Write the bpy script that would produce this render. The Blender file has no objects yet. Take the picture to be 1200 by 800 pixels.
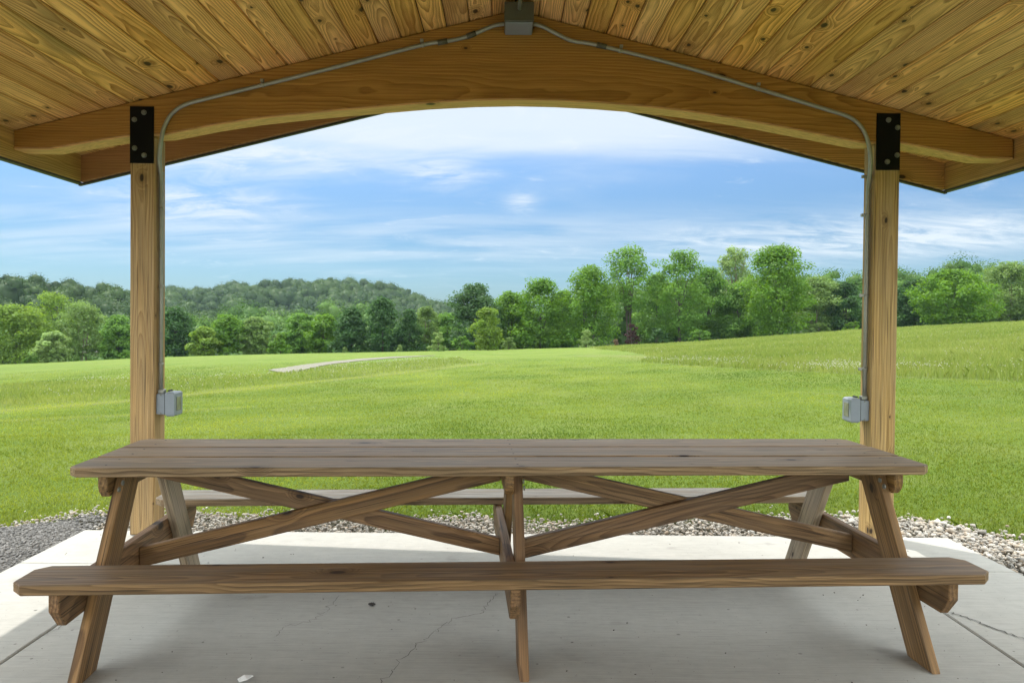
import bpy, math, random
import numpy as np
from mathutils import Vector, Matrix
random.seed(7)
RNG = np.random.default_rng(11)
SC = bpy.context.scene
COL = SC.collection

# ------------------------------------------------------------------ node helper
class G:
    def __init__(s, mat):
        mat.use_nodes = True
        s.t = mat.node_tree; s.t.nodes.clear(); s.mat = mat
    def n(s, typ, **kw):
        nd = s.t.nodes.new(typ)
        for k, v in kw.items(): setattr(nd, k, v)
        return nd
    def put(s, sock, v):
        if v is None: return
        if isinstance(v, (int, float)): 
            try: sock.default_value = v
            except Exception: sock.default_value = (v, v, v)
        elif isinstance(v, (tuple, list)):
            n = len(sock.default_value); v = tuple(v)
            sock.default_value = (v + (1.0,))[:n] if len(v) < n else v[:n]
        else: s.t.links.new(v, sock)
    def m(s, op, a, b=None, c=None, clamp=False):
        nd = s.n('ShaderNodeMath', operation=op); nd.use_clamp = clamp
        for i, v in enumerate((a, b, c)):
            if v is not None: s.put(nd.inputs[i], v)
        return nd.outputs[0]
    def vm(s, op, a, b=None, out=0):
        nd = s.n('ShaderNodeVectorMath', operation=op); s.put(nd.inputs[0], a)
        if b is not None:
            s.put(nd.inputs['Scale'] if op == 'SCALE' else nd.inputs[1], b)
        return nd.outputs['Value'] if op in ('LENGTH', 'DISTANCE', 'DOT_PRODUCT') else nd.outputs[0]
    def xyz(s, x=0, y=0, z=0):
        nd = s.n('ShaderNodeCombineXYZ')
        for i, v in enumerate((x, y, z)): s.put(nd.inputs[i], v)
        return nd.outputs[0]
    def sep(s, v):
        nd = s.n('ShaderNodeSeparateXYZ'); s.put(nd.inputs[0], v); return nd.outputs
    def attr(s, name, out='Fac'):
        nd = s.n('ShaderNodeAttribute', attribute_name=name); return nd.outputs[out]
    def noise(s, v, scale=1., detail=2., rough=.5, dist=0., out='Fac'):
        nd = s.n('ShaderNodeTexNoise'); s.put(nd.inputs['Vector'], v)
        nd.inputs['Scale'].default_value = scale; nd.inputs['Detail'].default_value = detail
        nd.inputs['Roughness'].default_value = rough; nd.inputs['Distortion'].default_value = dist
        return nd.outputs[out]
    def vor(s, v, scale=1., out='Distance', feat='F1', rnd=1., dim='3D'):
        nd = s.n('ShaderNodeTexVoronoi', feature=feat, voronoi_dimensions=dim); s.put(nd.inputs['Vector'], v)
        nd.inputs['Scale'].default_value = scale; nd.inputs['Randomness'].default_value = rnd
        return nd.outputs[out]
    def wn(s, w, out='Value'):
        nd = s.n('ShaderNodeTexWhiteNoise', noise_dimensions='1D'); s.put(nd.inputs['W'], w); return nd.outputs[out]
    def mr(s, v, a, b, c=0., d=1., smooth=True):
        nd = s.n('ShaderNodeMapRange', interpolation_type='SMOOTHSTEP' if smooth else 'LINEAR')
        s.put(nd.inputs[0], v)
        for i, k in enumerate((a, b, c, d)): s.put(nd.inputs[1 + i], k)
        return nd.outputs[0]
    def mix(s, f, a, b, blend='MIX'):
        nd = s.n('ShaderNodeMix', data_type='RGBA', blend_type=blend)
        s.put(nd.inputs[0], f); s.put(nd.inputs[6], a); s.put(nd.inputs[7], b); return nd.outputs[2]
    def hsv(s, c, h=.5, sa=1., v=1.):
        nd = s.n('ShaderNodeHueSaturation'); s.put(nd.inputs['Hue'], h); s.put(nd.inputs['Saturation'], sa)
        s.put(nd.inputs['Value'], v); s.put(nd.inputs['Color'], c); return nd.outputs[0]
    def bump(s, h, strength=.3, dist=.01):
        nd = s.n('ShaderNodeBump'); nd.inputs['Strength'].default_value = strength
        nd.inputs['Distance'].default_value = dist; s.put(nd.inputs['Height'], h); return nd.outputs[0]
    def out(s, sh):
        o = s.n('ShaderNodeOutputMaterial'); s.t.links.new(sh, o.inputs[0]); return s.mat
    def bsdf(s, col, rough=.6, metal=0., spec=.5, normal=None):
        b = s.n('ShaderNodeBsdfPrincipled'); s.put(b.inputs['Base Color'], col); s.put(b.inputs['Roughness'], rough)
        b.inputs['Metallic'].default_value = metal; b.inputs['Specular IOR Level'].default_value = spec
        if normal is not None: s.t.links.new(normal, b.inputs['Normal'])
        return b.outputs[0]
    def obj_co(s): return s.n('ShaderNodeTexCoord').outputs['Object']
    def pos(s): return s.n('ShaderNodeNewGeometry').outputs['Position']

def newmat(name): return G(bpy.data.materials.new(name))

def wood(name, light, dark, ringw=.010, contrast=.75, knot=.5, gray=(.25, .24, .22), grayamt=.0, rough=.55, spec=.35, streak=.25, vary=.25, top_only=False, mid=.3, stain=0.):
    g = newmat(name)
    wc = g.sep(g.attr('wc', 'Vector')); bid = g.attr('bid')
    r1 = g.wn(g.m('MULTIPLY', bid, 917.3)); r2 = g.wn(g.m('ADD', g.m('MULTIPLY', bid, 551.7), 3.1)); r3 = g.wn(g.m('ADD', g.m('MULTIPLY', bid, 331.9), 9.7))
    off = g.m('MULTIPLY', bid, 61.)
    L = g.m('ADD', wc[0], off); A = wc[1]; D = wc[2]
    # knots
    kv = g.xyz(g.m('MULTIPLY', L, 2.6), g.m('ADD', g.m('MULTIPLY', g.m('ADD', A, g.m('MULTIPLY', D, .7)), 5.), g.m('MULTIPLY', off, 3.3)), 0.)
    kd = g.vor(kv, 1.0, dim='2D'); kc = g.sep(g.vor(kv, 1.0, out='Color', dim='2D'))
    kr = g.m('MULTIPLY', g.m('MAXIMUM', g.m('SUBTRACT', kc[0], 1. - knot), 0.), .10 / max(knot, .05))
    kd2 = g.m('ADD', kd, g.m('MULTIPLY', g.m('SUBTRACT', g.noise(g.xyz(L, A, off), 30, 2), .5), .03))
    kmask = g.m('SUBTRACT', 1., g.mr(kd2, g.m('MULTIPLY', kr, .55), g.m('ADD', kr, .004)))
    kmask = g.m('MULTIPLY', kmask, g.m('GREATER_THAN', kr, .012))
    khalo = g.m('MULTIPLY', g.m('SUBTRACT', 1., g.mr(kd, kr, g.m('ADD', g.m('MULTIPLY', kr, 3.), .01))), g.m('GREATER_THAN', kr, .012))
    # growth rings of a plain-sawn board
    lowv = g.xyz(g.m('MULTIPLY', L, .55), g.m('MULTIPLY', A, 1.2), g.m('MULTIPLY', D, 1.2))
    low = g.noise(lowv, 1., 1.)
    med = g.noise(g.xyz(g.m('MULTIPLY', L, 2.6), g.m('MULTIPLY', A, 9.), g.m('MULTIPLY', D, 9.)), 1., 2.)
    ca = g.m('MULTIPLY', g.m('SUBTRACT', r1, .5), .09)
    dd = g.m('ADD', g.m('ADD', .035, g.m('MULTIPLY', r2, .05)), g.m('MULTIPLY', g.m('SUBTRACT', low, .5), .19))
    aa = g.m('SUBTRACT', A, ca); de = g.m('ADD', D, dd)
    rad = g.m('SQRT', g.m('ADD', g.m('MULTIPLY', aa, aa), g.m('MULTIPLY', de, de)))
    rad = g.m('ADD', rad, g.m('MULTIPLY', g.m('SUBTRACT', med, .5), .030))
    rad = g.m('ADD', rad, g.m('MULTIPLY', khalo, .03))
    saw = g.m('FRACT', g.m('DIVIDE', rad, g.m('MULTIPLY', ringw, g.m('ADD', .7, g.m('MULTIPLY', r3, .6)))))
    ring = g.m('MULTIPLY', g.m('POWER', saw, 1.4), g.m('SUBTRACT', 1., g.mr(saw, .90, 1.)))
    fine = g.noise(g.xyz(g.m('MULTIPLY', L, 5.), g.m('MULTIPLY', A, 260.), g.m('MULTIPLY', D, 260.)), 1., 2.)
    blot = g.noise(g.xyz(g.m('MULTIPLY', L, 1.3), g.m('MULTIPLY', A, 6.), g.m('ADD', g.m('MULTIPLY', D, 6.), off)), 1., 3.)
    f = g.m('ADD', g.m('MULTIPLY', ring, contrast), g.m('MULTIPLY', g.m('SUBTRACT', fine, .5), streak * 2), clamp=True)
    c = g.mix(f, light, dark)
    c = g.mix(g.m('MULTIPLY', g.mr(blot, .45, .75), .35), c, dark)
    c = g.hsv(c, g.m('ADD', .5, g.m('MULTIPLY', g.m('SUBTRACT', r2, .5), .012)), g.m('ADD', .93, g.m('MULTIPLY', r3, .14)),
              g.m('ADD', 1. - vary / 2, g.m('MULTIPLY', r1, vary)))
    mids = g.noise(g.xyz(g.m('MULTIPLY', L, 1.4), g.m('MULTIPLY', A, 75.), g.m('ADD', g.m('MULTIPLY', D, 75.), off)), 1., 4., .65)
    if grayamt > 0:
        gn = g.noise(g.xyz(g.m('MULTIPLY', L, 1.7), g.m('MULTIPLY', A, 22.), g.m('ADD', g.m('MULTIPLY', D, 22.), off)), 1., 4., .6)
        gcol = g.mix(g.mr(fine, .3, .7), tuple(x * .5 for x in gray), tuple(x * 1.4 for x in gray))
        ga = g.m('MULTIPLY', g.mr(gn, .25, .7), grayamt)
        if top_only: ga = g.m('MULTIPLY', ga, g.mr(g.sep(g.n('ShaderNodeNewGeometry').outputs['True Normal'])[2], .3, .9, .12, 1.))   # the rain-washed upper faces have greyed
        c = g.mix(ga, c, gcol)
        crk = g.noise(g.xyz(g.m('MULTIPLY', L, 2.2), g.m('MULTIPLY', A, 150.), g.m('ADD', g.m('MULTIPLY', D, 150.), off)), 1., 1.)
        c = g.mix(g.m('MULTIPLY', g.mr(crk, .64, .72), .8), c, tuple(x * .18 for x in dark))
    c = g.hsv(c, v=g.m('ADD', 1. - mid, g.m('MULTIPLY', g.mr(mids, .3, .7, smooth=False), mid * 2)))
    if stain:
        st = g.mr(g.noise(g.xyz(g.m('MULTIPLY', L, .9), g.m('MULTIPLY', A, 4.), off), 1., 3., .6), .60, .74)
        c = g.mix(g.m('MULTIPLY', st, stain), c, (.17, .135, .05))
    c = g.mix(g.m('MULTIPLY', khalo, .45), c, tuple(x * .75 for x in dark))
    c = g.mix(g.m('MULTIPLY', kmask, .94), c, (.022, .011, .005))
    b = g.bump(g.m('ADD', g.m('MULTIPLY', fine, .6), g.m('MULTIPLY', f, .4)), .35, .0015)
    ro = g.m('ADD', rough - .06, g.m('MULTIPLY', fine, .14))
    return g.out(g.bsdf(c, ro, spec=spec, normal=b))

def plain(name, col, rough=.5, metal=0., spec=.5, var=.15, nscale=25., bump=0.):
    g = newmat(name); co = g.obj_co()
    n = g.noise(co, nscale, 4., .6)
    c = g.hsv(col, v=g.m('ADD', 1 - var, g.m('MULTIPLY', n, 2 * var)))
    return g.out(g.bsdf(c, g.m('ADD', rough - .08, g.m('MULTIPLY', n, .16)), metal, spec, g.bump(n, bump, .002) if bump else None))

M = {}
M['ceiling'] = wood('pine_ceiling_boards', (.90, .545, .200), (.29, .110, .018), .0125, 1., .62, rough=.5, vary=.40, streak=.35, mid=.18, stain=.55)
M['glulam'] = wood('glulam_beam_wood', (.44, .225, .068), (.20, .082, .018), .012, .8, .15, rough=.5, vary=.1, streak=.4, mid=.2)
M['soffit'] = wood('pale_laminate_wood', (.70, .405, .165), (.50, .27, .09), .012, .6, .2, rough=.5)
M['fascia'] = wood('eave_board_wood', (.52, .31, .105), (.24, .12, .03), .014, .9, .45, rough=.55)
M['post'] = wood('post_wood', (.50, .335, .145), (.22, .12, .04), .013, .9, .4, gray=(.32, .265, .175), grayamt=.3, rough=.65, streak=.35)
M['table_top'] = wood('weathered_tabletop_wood', (.32, .215, .115), (.095, .050, .018), .012, .95, .4, gray=(.275, .228, .162), grayamt=.7, rough=.55, spec=.3, vary=.3, streak=.6, top_only=True, mid=.5)
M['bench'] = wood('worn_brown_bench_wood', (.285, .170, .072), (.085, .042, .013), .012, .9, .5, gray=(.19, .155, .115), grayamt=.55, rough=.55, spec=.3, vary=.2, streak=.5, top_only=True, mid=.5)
M['benchpale'] = wood('skylit_bleached_bench_wood', (.36, .25, .14), (.14, .08, .035), .012, .8, .4, gray=(.47, .43, .36), grayamt=1., rough=.5, spec=.4, vary=.2, streak=.45, top_only=True, mid=.3)  # rear bench: sky sheen painted in as paler grey, with some bleaching
M['table_frame'] = wood('weathered_frame_wood', (.285, .160, .062), (.080, .036, .011), .014, .95, .6, gray=(.17, .13, .09), grayamt=.3, rough=.6, vary=.4, streak=.45, mid=.45)
M['leg_grey'] = wood('sun_greyed_leg_wood', (.40, .31, .21), (.16, .10, .055), .013, .85, .45, gray=(.34, .28, .20), grayamt=.55, rough=.65, vary=.2, streak=.45)
M['steel'] = plain('black_steel_plate', (.0035, .0035, .004), .6, .0, .15, .3, 40)
M['bolt'] = plain('zinc_bolt_metal', (.20, .205, .18), .5, .5, .5, .2, 60)
M['conduit'] = plain('galvanised_conduit', (.34, .345, .31), .45, .55, .5, .2, 30)
M['box'] = plain('grey_outlet_enamel', (.23, .265, .305), .4, 0., .5, .1, 30)
M['boxdark'] = plain('dark_gasket', (.02, .022, .022), .6, 0., .3, .2)
M['jbox'] = plain('olive_grey_box_paint', (.10, .10, .075), .5, .2, .4, .15, 20)
M['drip'] = plain('dark_drip_edge_metal', (.055, .05, .045), .5, .4)
M['roofing'] = plain('brown_roof_sheet', (.06, .045, .035), .5, .3)
M['paper'] = plain('white_paper', (.8, .8, .8), .8)
M['deadleaf_gapshade'] = plain('dark_leaf_and_gap_shade', (.02, .014, .01), .8)
M['houseroof'] = plain('pale_metal_roof', (.30, .31, .32), .5)
M['housewall'] = plain('grey_house_wall', (.35, .33, .30), .8)

# translucent window of the outlet cover
g = newmat('smoky_cover_window')
M['window'] = g.out(g.bsdf(g.mix(g.noise(g.obj_co(), 18, 2), (.10, .11, .075), (.34, .35, .27)), .15, 0, .6))

# concrete
g = newmat('broomed_concrete'); p = g.pos(); ps = g.sep(p)
fine = g.noise(g.xyz(g.m('MULTIPLY', ps[0], 5.), g.m('MULTIPLY', ps[1], 260.), 0), 1., 3., .6)
broom = g.noise(g.xyz(g.m('MULTIPLY', ps[0], 1.6), g.m('MULTIPLY', ps[1], 110.), 0), 1., 4., .7)
blot = g.noise(p, 1.3, 5., .6); mot = g.noise(p, 14., 6., .72); grit = g.noise(p, 420., 2.)
c = g.mix(g.mr(broom, .2, .8, smooth=False), (.365, .361, .336), (.45, .444, .412))
c = g.mix(g.m('MULTIPLY', g.mr(fine, .50, .68), .75), c, (.31, .305, .285))
c = g.hsv(c, v=g.m('ADD', .70, g.m('ADD', g.m('MULTIPLY', blot, .28), g.m('MULTIPLY', mot, .32))))
c = g.hsv(c, v=g.m('ADD', .9, g.m('MULTIPLY', grit, .2)))
sp = g.vor(p, 6.5, dim='2D'); spc = g.sep(g.vor(p, 6.5, out='Color', dim='2D'))
sr = g.m('MULTIPLY', g.m('MAXIMUM', g.m('SUBTRACT', spc[0], .66), 0.), .20)
spots = g.m('SUBTRACT', 1., g.mr(g.m('ADD', sp, g.m('MULTIPLY', g.m('SUBTRACT', g.noise(p, 60, 2), .5), .07)), g.m('MULTIPLY', sr, .4), g.m('ADD', sr, .002)))
c = g.mix(g.m('MULTIPLY', spots, g.m('ADD', .2, g.m('MULTIPLY', spc[1], .6))), c, (.055, .05, .045))
pv = g.vor(p, 24., dim='2D'); pvc = g.sep(g.vor(p, 24., out='Color', dim='2D'))
pr = g.m('MULTIPLY', g.m('MAXIMUM', g.m('SUBTRACT', pvc[0], .72), 0.), .30)
c = g.mix(g.m('MULTIPLY', g.m('SUBTRACT', 1., g.mr(pv, g.m('MULTIPLY', pr, .5), g.m('ADD', pr, .002))), .6), c, (.10, .095, .085))
sm = g.mr(g.noise(g.xyz(g.m('MULTIPLY', ps[0], 2.2), g.m('MULTIPLY', ps[1], 3.4), 4.), 1., 4., .6), .60, .74)
c = g.mix(g.m('MULTIPLY', sm, .55), c, (.20, .195, .18))
M['concrete'] = g.out(g.bsdf(c, .85, spec=.25, normal=g.bump(g.m('ADD', fine, g.m('MULTIPLY', broom, .6)), .5, .002)))
M['crack'] = plain('dark_crack', (.085, .08, .07), .9)

# lawn soil-and-grass sheet
g = newmat('mown_lawn'); p = g.pos(); z = g.sep(g.attr('zone', 'Vector'))
n1 = g.noise(p, .11, 4., .6); n2 = g.noise(p, .9, 4., .6); n3 = g.noise(p, 9., 4., .7); n4 = g.noise(p, 45., 3., .7)
ps = g.sep(p)
stripe = g.noise(g.xyz(g.m('MULTIPLY', g.m('ADD', ps[0], g.m('MULTIPLY', ps[1], .18)), .22), g.m('MULTIPLY', ps[1], .035), 0), 2.2, 2.)
c = g.mix(g.mr(n1, .3, .7), (0.0920, 0.1530, 0.0140), (0.1300, 0.1880, 0.0205))
c = g.mix(g.m('MULTIPLY', g.mr(n2, .42, .72), .55), c, (0.1680, 0.1950, 0.0510))
c = g.mix(g.m('MULTIPLY', g.mr(stripe, .5, .68), .5), c, (0.1620, 0.1980, 0.0420))
c = g.mix(g.m('MULTIPLY', g.mr(n3, .5, .75), .45), c, (0.0630, 0.1050, 0.0144))
c = g.hsv(c, v=g.m('ADD', .62, g.m('MULTIPLY', n4, .76)))
mead = g.mix(g.mr(g.noise(p, .6, 4., .6), .35, .65), (0.1110, 0.1530, 0.0312), (0.1620, 0.1860, 0.0660))
mead = g.hsv(mead, v=g.m('ADD', .65, g.m('MULTIPLY', g.noise(g.vm('MULTIPLY', p, (3., 1., 1.)), 6., 4., .7), .7)))
c = g.mix(g.m('MULTIPLY', z[0], .85), c, mead)
c = g.mix(g.m('MULTIPLY', z[1], .7), c, (0.1800, 0.1800, 0.0720))          # cut straw on the mowing lines
c = g.mix(z[2], c, (.085, .078, .052))                            # bare soil under the stones
M['lawn'] = g.out(g.bsdf(c, .85, spec=.15, normal=g.bump(g.m('ADD', n3, g.m('MULTIPLY', n4, .6)), 1., .08)))

def leafmat(name, cols, trans=.5, spread=.5):
    g = newmat(name); r = g.attr('rnd')
    c = g.mix(r, cols[0], cols[1])
    big = g.noise(g.obj_co(), .45, 2.)
    c = g.hsv(c, g.m('ADD', .488, g.m('MULTIPLY', big, .024)), 1., g.m('ADD', 1 - spread / 2, g.m('MULTIPLY', big, spread)))
    d = g.n('ShaderNodeBsdfDiffuse'); g.put(d.inputs[0], c)
    t = g.n('ShaderNodeBsdfTranslucent'); g.put(t.inputs[0], g.hsv(c, .487, 1.05, 1.25))
    gl = g.n('ShaderNodeBsdfGlossy'); gl.inputs['Roughness'].default_value = .5; g.put(gl.inputs[0], (.9, .95, .9))
    m1 = g.n('ShaderNodeMixShader'); m1.inputs[0].default_value = trans
    g.t.links.new(d.outputs[0], m1.inputs[1]); g.t.links.new(t.outputs[0], m1.inputs[2])
    m2 = g.n('ShaderNodeMixShader'); m2.inputs[0].default_value = .02
    g.t.links.new(m1.outputs[0], m2.inputs[1]); g.t.links.new(gl.outputs[0], m2.inputs[2])
    return g.out(m2.outputs[0])

M['blade'] = leafmat('grass_blades', ((0.0600, 0.1180, 0.0070), (0.2900, 0.3450, 0.0500)), .4, .25)
M['tallblade'] = leafmat('meadow_blades', ((0.1050, 0.1780, 0.0200), (0.2640, 0.3040, 0.0760)), .4, .25)
M['clover'] = plain('white_clover', (.40, .40, .31), .9, var=.3)
LEAF = {
 'mid': leafmat('leaves_mid_green', ((0.0668, 0.1636, 0.0192), (0.1472, 0.2884, 0.0362))),
 'yellow': leafmat('leaves_yellow_green', ((0.0979, 0.1802, 0.0168), (0.1908, 0.3002, 0.0334))),
 'dark': leafmat('leaves_dark_green', ((0.0276, 0.0850, 0.0194), (0.0604, 0.1378, 0.0295))),
 'blue': leafmat('leaves_blue_green', ((0.0324, 0.0857, 0.0254), (0.0712, 0.1486, 0.0390))),
 'olive': leafmat('leaves_olive', ((0.0986, 0.1803, 0.0356), (0.1830, 0.2789, 0.0698))),
 'bright': leafmat('leaves_bright_green', ((0.0602, 0.1568, 0.0100), (0.1389, 0.2699, 0.0201))),
 'pale': leafmat('leaves_pale_green', ((0.1361, 0.2245, 0.0563), (0.2720, 0.3829, 0.1226))),
 'maroon': leafmat('leaves_maroon', ((0.0296, 0.0102, 0.0102), (0.0611, 0.0224, 0.0186))),
 'tan': leafmat('leaves_tan', ((0.1709, 0.1209, 0.0645), (0.2563, 0.1773, 0.0967))),
 'forest': leafmat('far_forest_leaves', ((0.0178, 0.0476, 0.0076), (0.0481, 0.0916, 0.0151)), .3, .7),
 'wood': leafmat('near_wood_leaves', ((0.0360, 0.0961, 0.0153), (0.0971, 0.1848, 0.0305)), .3, .7),
}
M['bark'] = plain('grey_brown_bark', (.075, .06, .048), .9, var=.4, nscale=6., bump=.5)
M['barkpale'] = plain('pale_bark', (.20, .16, .125), .9, var=.4, nscale=6.)
M['hillfloor'] = plain('forest_floor_green', (.035, .065, .018), .95, var=.3, nscale=.05)

# stones
def stonemat(name, cols, v=.3):
    g = newmat(name); r = g.attr('rnd'); n = g.noise(g.obj_co(), 60., 3.)
    rp = g.n('ShaderNodeValToRGB'); e = rp.color_ramp.elements
    e[0].position = 0; e[0].color = cols[0] + (1,); e[1].position = 1; e[1].color = cols[-1] + (1,)
    for i, c in enumerate(cols[1:-1]):
        k = e.new((i + 1) / (len(cols) - 1)); k.color = c + (1,)
    g.put(rp.inputs[0], r)
    return g.out(g.bsdf(g.hsv(rp.outputs[0], v=g.m('ADD', 1 - v, g.m('MULTIPLY', n, 2 * v))), .8, spec=.3))
M['pebble'] = stonemat('river_stones', [(.22, .205, .18), (.40, .38, .345), (.48, .45, .40), (.34, .27, .20), (.55, .53, .49), (.28, .27, .25), (.44, .38, .30)])
M['grit'] = stonemat('grey_crushed_stone', [(.10, .098, .095), (.19, .185, .18), (.15, .145, .135), (.27, .26, .25)])
g = newmat('crushed_stone_bed'); p = g.pos()
n = g.noise(p, 60., 5., .75); v = g.vor(p, 90.); b2 = g.noise(p, 1.6, 4., .6)
c = g.mix(n, (.085, .083, .08), (.25, .245, .235)); c = g.mix(g.m('MULTIPLY', g.mr(b2, .5, .7), .45), c, (.085, .08, .065))
M['gritbed'] = g.out(g.bsdf(c, .9, spec=.2, normal=g.bump(g.m('ADD', n, v), .8, .01)))
g = newmat('pale_gravel_path'); p = g.pos(); n = g.noise(p, 3., 5., .7)
M['path'] = g.out(g.bsdf(g.mix(n, (.125, .118, .09), (.20, .19, .15)), .9, spec=.2))

# ------------------------------------------------------------------ object helpers
def tag(o, label=None, cat=None, group=None, kind=None):
    if label: o['label'] = label
    if cat: o['category'] = cat
    if group: o['group'] = group
    if kind: o['kind'] = kind
    return o
def empty(name, loc=(0, 0, 0), rz=0.):
    o = bpy.data.objects.new(name, None); COL.objects.link(o)
    o.location = loc; o.rotation_euler = (0, 0, rz); o.empty_display_size = .2
    return o

class MB:
    """collects boards, tubes and other solids into ONE mesh; wc = position along / across / through its board"""
    def __init__(s): s.v = []; s.f = []; s.wc = []; s.bid = []; s.sm = []
    def raw(s, vs, fs, wc=None, bid=None, smooth=False):
        o = len(s.v); s.v += [tuple(x) for x in vs]; s.f += [tuple(i + o for i in f) for f in fs]
        s.wc += [tuple(x) for x in (wc if wc is not None else vs)]
        b = random.random() if bid is None else bid
        s.bid += [b] * len(vs); s.sm += [smooth] * len(fs)
    def prism(s, poly, d0, d1, mat, c=.004, bid=None, wcen=(0, 0, 0)):
        """poly = counter-clockwise (along, across) outline, d0..d1 = thickness, mat = board frame to scene"""
        n = len(poly)
        def inset(k):
            out = []
            for i in range(n):
                a = Vector(poly[i - 1]); b = Vector(poly[i]); d = Vector(poly[(i + 1) % n])
                e1 = (b - a).normalized(); e2 = (d - b).normalized()
                n1 = Vector((-e1.y, e1.x)); n2 = Vector((-e2.y, e2.x))
                q = (n1 + n2); l = q.dot(n1)
                out.append(b + q * (k / max(l, .3)))
            return out
        ins = inset(c); rows = [(ins, d0), (poly, d0 + c), (poly, d1 - c), (ins, d1)]
        vs, wc = [], []
        for pl, d in rows:
            for q in pl:
                vs.append(mat @ Vector((q[0], q[1], d))); wc.append((q[0] - wcen[0], q[1] - wcen[1], d - wcen[2]))
        fs = [tuple(range(n - 1, -1, -1)), tuple(range(3 * n, 4 * n))]
        for r in range(3):
            for i in range(n):
                j = (i + 1) % n
                fs.append((r * n + i, r * n + j, (r + 1) * n + j, (r + 1) * n + i))
        s.raw(vs, fs, wc, bid)
    def board(s, L, W, T, mat, c=.004, bid=None):
        s.prism([(-L / 2, -W / 2), (L / 2, -W / 2), (L / 2, W / 2), (-L / 2, W / 2)], -T / 2, T / 2, mat, c, bid)
    def box(s, x0, x1, y0, y1, z0, z1, c=.003):
        s.prism([(x0, y0), (x1, y0), (x1, y1), (x0, y1)], z0, z1, Matrix(), c)
    def tube(s, pts, r, n=8, cap=True, smooth=True):
        pts = [Vector(p) for p in pts]; rs = r if isinstance(r, (list, tuple)) else [r] * len(pts)
        vs = []; ref = None
        for i, p in enumerate(pts):
            t = (pts[min(i + 1, len(pts) - 1)] - pts[max(i - 1, 0)]).normalized()
            if ref is None: ref = Vector((1, 0, 0)) if abs(t.x) < .8 else Vector((0, 1, 0))
            a = (ref - t * ref.dot(t)).normalized(); b = t.cross(a); ref = a
            for k in range(n):
                w = 2 * math.pi * k / n; vs.append(p + (a * math.cos(w) + b * math.sin(w)) * rs[i])
        fs = []
        for i in range(len(pts) - 1):
            for k in range(n):
                j = (k + 1) % n; fs.append((i * n + k, i * n + j, (i + 1) * n + j, (i + 1) * n + k))
        s.raw(vs, fs, smooth=smooth)
        if cap:
            o = len(s.v) - len(vs)
            s.f += [tuple(range(o + n - 1, o - 1, -1)), tuple(range(o + (len(pts) - 1) * n, o + len(pts) * n))]; s.sm += [False, False]
    def build(s, name, mat, parent=None, world=False):
        me = bpy.data.meshes.new(name); me.from_pydata(s.v, [], s.f)
        me.polygons.foreach_set('use_smooth', s.sm)
        a = me.attributes.new('wc', 'FLOAT_VECTOR', 'POINT'); a.data.foreach_set('vector', np.array(s.wc, 'f').ravel())
        a = me.attributes.new('bid', 'FLOAT', 'POINT'); a.data.foreach_set('value', np.array(s.bid, 'f'))
        me.materials.append(mat); me.update()
        o = bpy.data.objects.new(name, me); COL.objects.link(o)
        if parent is not None:
            o.parent = parent
            if world: o.matrix_parent_inverse = Matrix.Translation(-Vector(parent['base']))
        return o

def npmesh(name, V, F, mat, rnd=None, parent=None, nper=4, smooth=False):
    """numpy arrays to ONE mesh object; F has nper corners per face"""
    me = bpy.data.meshes.new(name)
    me.vertices.add(len(V)); me.vertices.foreach_set('co', np.asarray(V, 'f').ravel())
    me.loops.add(F.size); me.loops.foreach_set('vertex_index', F.astype('i').ravel())
    me.polygons.add(len(F)); me.polygons.foreach_set('loop_start', np.arange(0, F.size, nper, dtype='i'))
    me.polygons.foreach_set('loop_total', np.full(len(F), nper, 'i'))
    if smooth: me.polygons.foreach_set('use_smooth', np.ones(len(F), bool))
    if rnd is not None:
        a = me.attributes.new('rnd', 'FLOAT', 'POINT'); a.data.foreach_set('value', np.asarray(rnd, 'f'))
    me.materials.append(mat); me.update(calc_edges=True)
    o = bpy.data.objects.new(name, me); COL.objects.link(o)
    if parent is not None: o.parent = parent
    return o

# ------------------------------------------------------------------ terrain
TT = [-.85, -.658, -.447, -.302, -.102, .009, .12, .187, .253, .342, .453, .509, .676, .9]
AA = np.array([-.068, -.0658, -.0539, -.0485, -.043, -.0395, -.0355, -.0315, -.0275, -.02, -.0106, -.007, .003, .01])
DC, Y0 = 130., 6.
SS = (AA * DC + 1.365) / (DC - Y0)
FT, FF = [-.85, -.3, .1, .3, .5, .9], [-.07, -.07, -.05, -.03, -.01, 0.]
def terrain(x, y):
    x = np.asarray(x, float); y = np.asarray(y, float)
    t = np.clip(x / np.maximum(y, 4.), -.85, .9)
    r = np.clip(y - Y0, 0, DC - Y0)
    r = np.where(y < Y0 + 4, np.clip(y - Y0 + 2, 0, 6) ** 2 / 12., r)
    return np.interp(t, TT, SS) * r + np.interp(t, FT, FF) * np.clip(y - DC, 0, 150) - .05
def inpoly(x, y, P):
    x = np.asarray(x); c = np.zeros(x.shape, bool); n = len(P)
    for i in range(n):
        (x1, y1), (x2, y2) = P[i], P[i - 1]
        if y1 == y2: continue
        c ^= ((y1 > y) != (y2 > y)) & (x < (x2 - x1) * (y - y1) / (y2 - y1) + x1)
    return c
def dseg(x, y, P):
    d = np.full(np.shape(x), 1e9)
    for (x1, y1), (x2, y2) in zip(P[:-1], P[1:]):
        dx, dy = x2 - x1, y2 - y1; t = np.clip(((x - x1) * dx + (y - y1) * dy) / (dx * dx + dy * dy), 0, 1)
        d = np.minimum(d, np.hypot(x - x1 - t * dx, y - y1 - t * dy))
    return d
RIGHT_MEADOW = [(14.5, 12.), (12.46, 14.76), (11.29, 16.68), (9.71, 19.04), (8.54, 24.9), (7.62, 32.9), (7.01, 39.8), (9.4, 48.8), (11.32, 71.1),
                (12.11, 100.7), (14, 132), (140, 132), (60, 30)]
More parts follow.
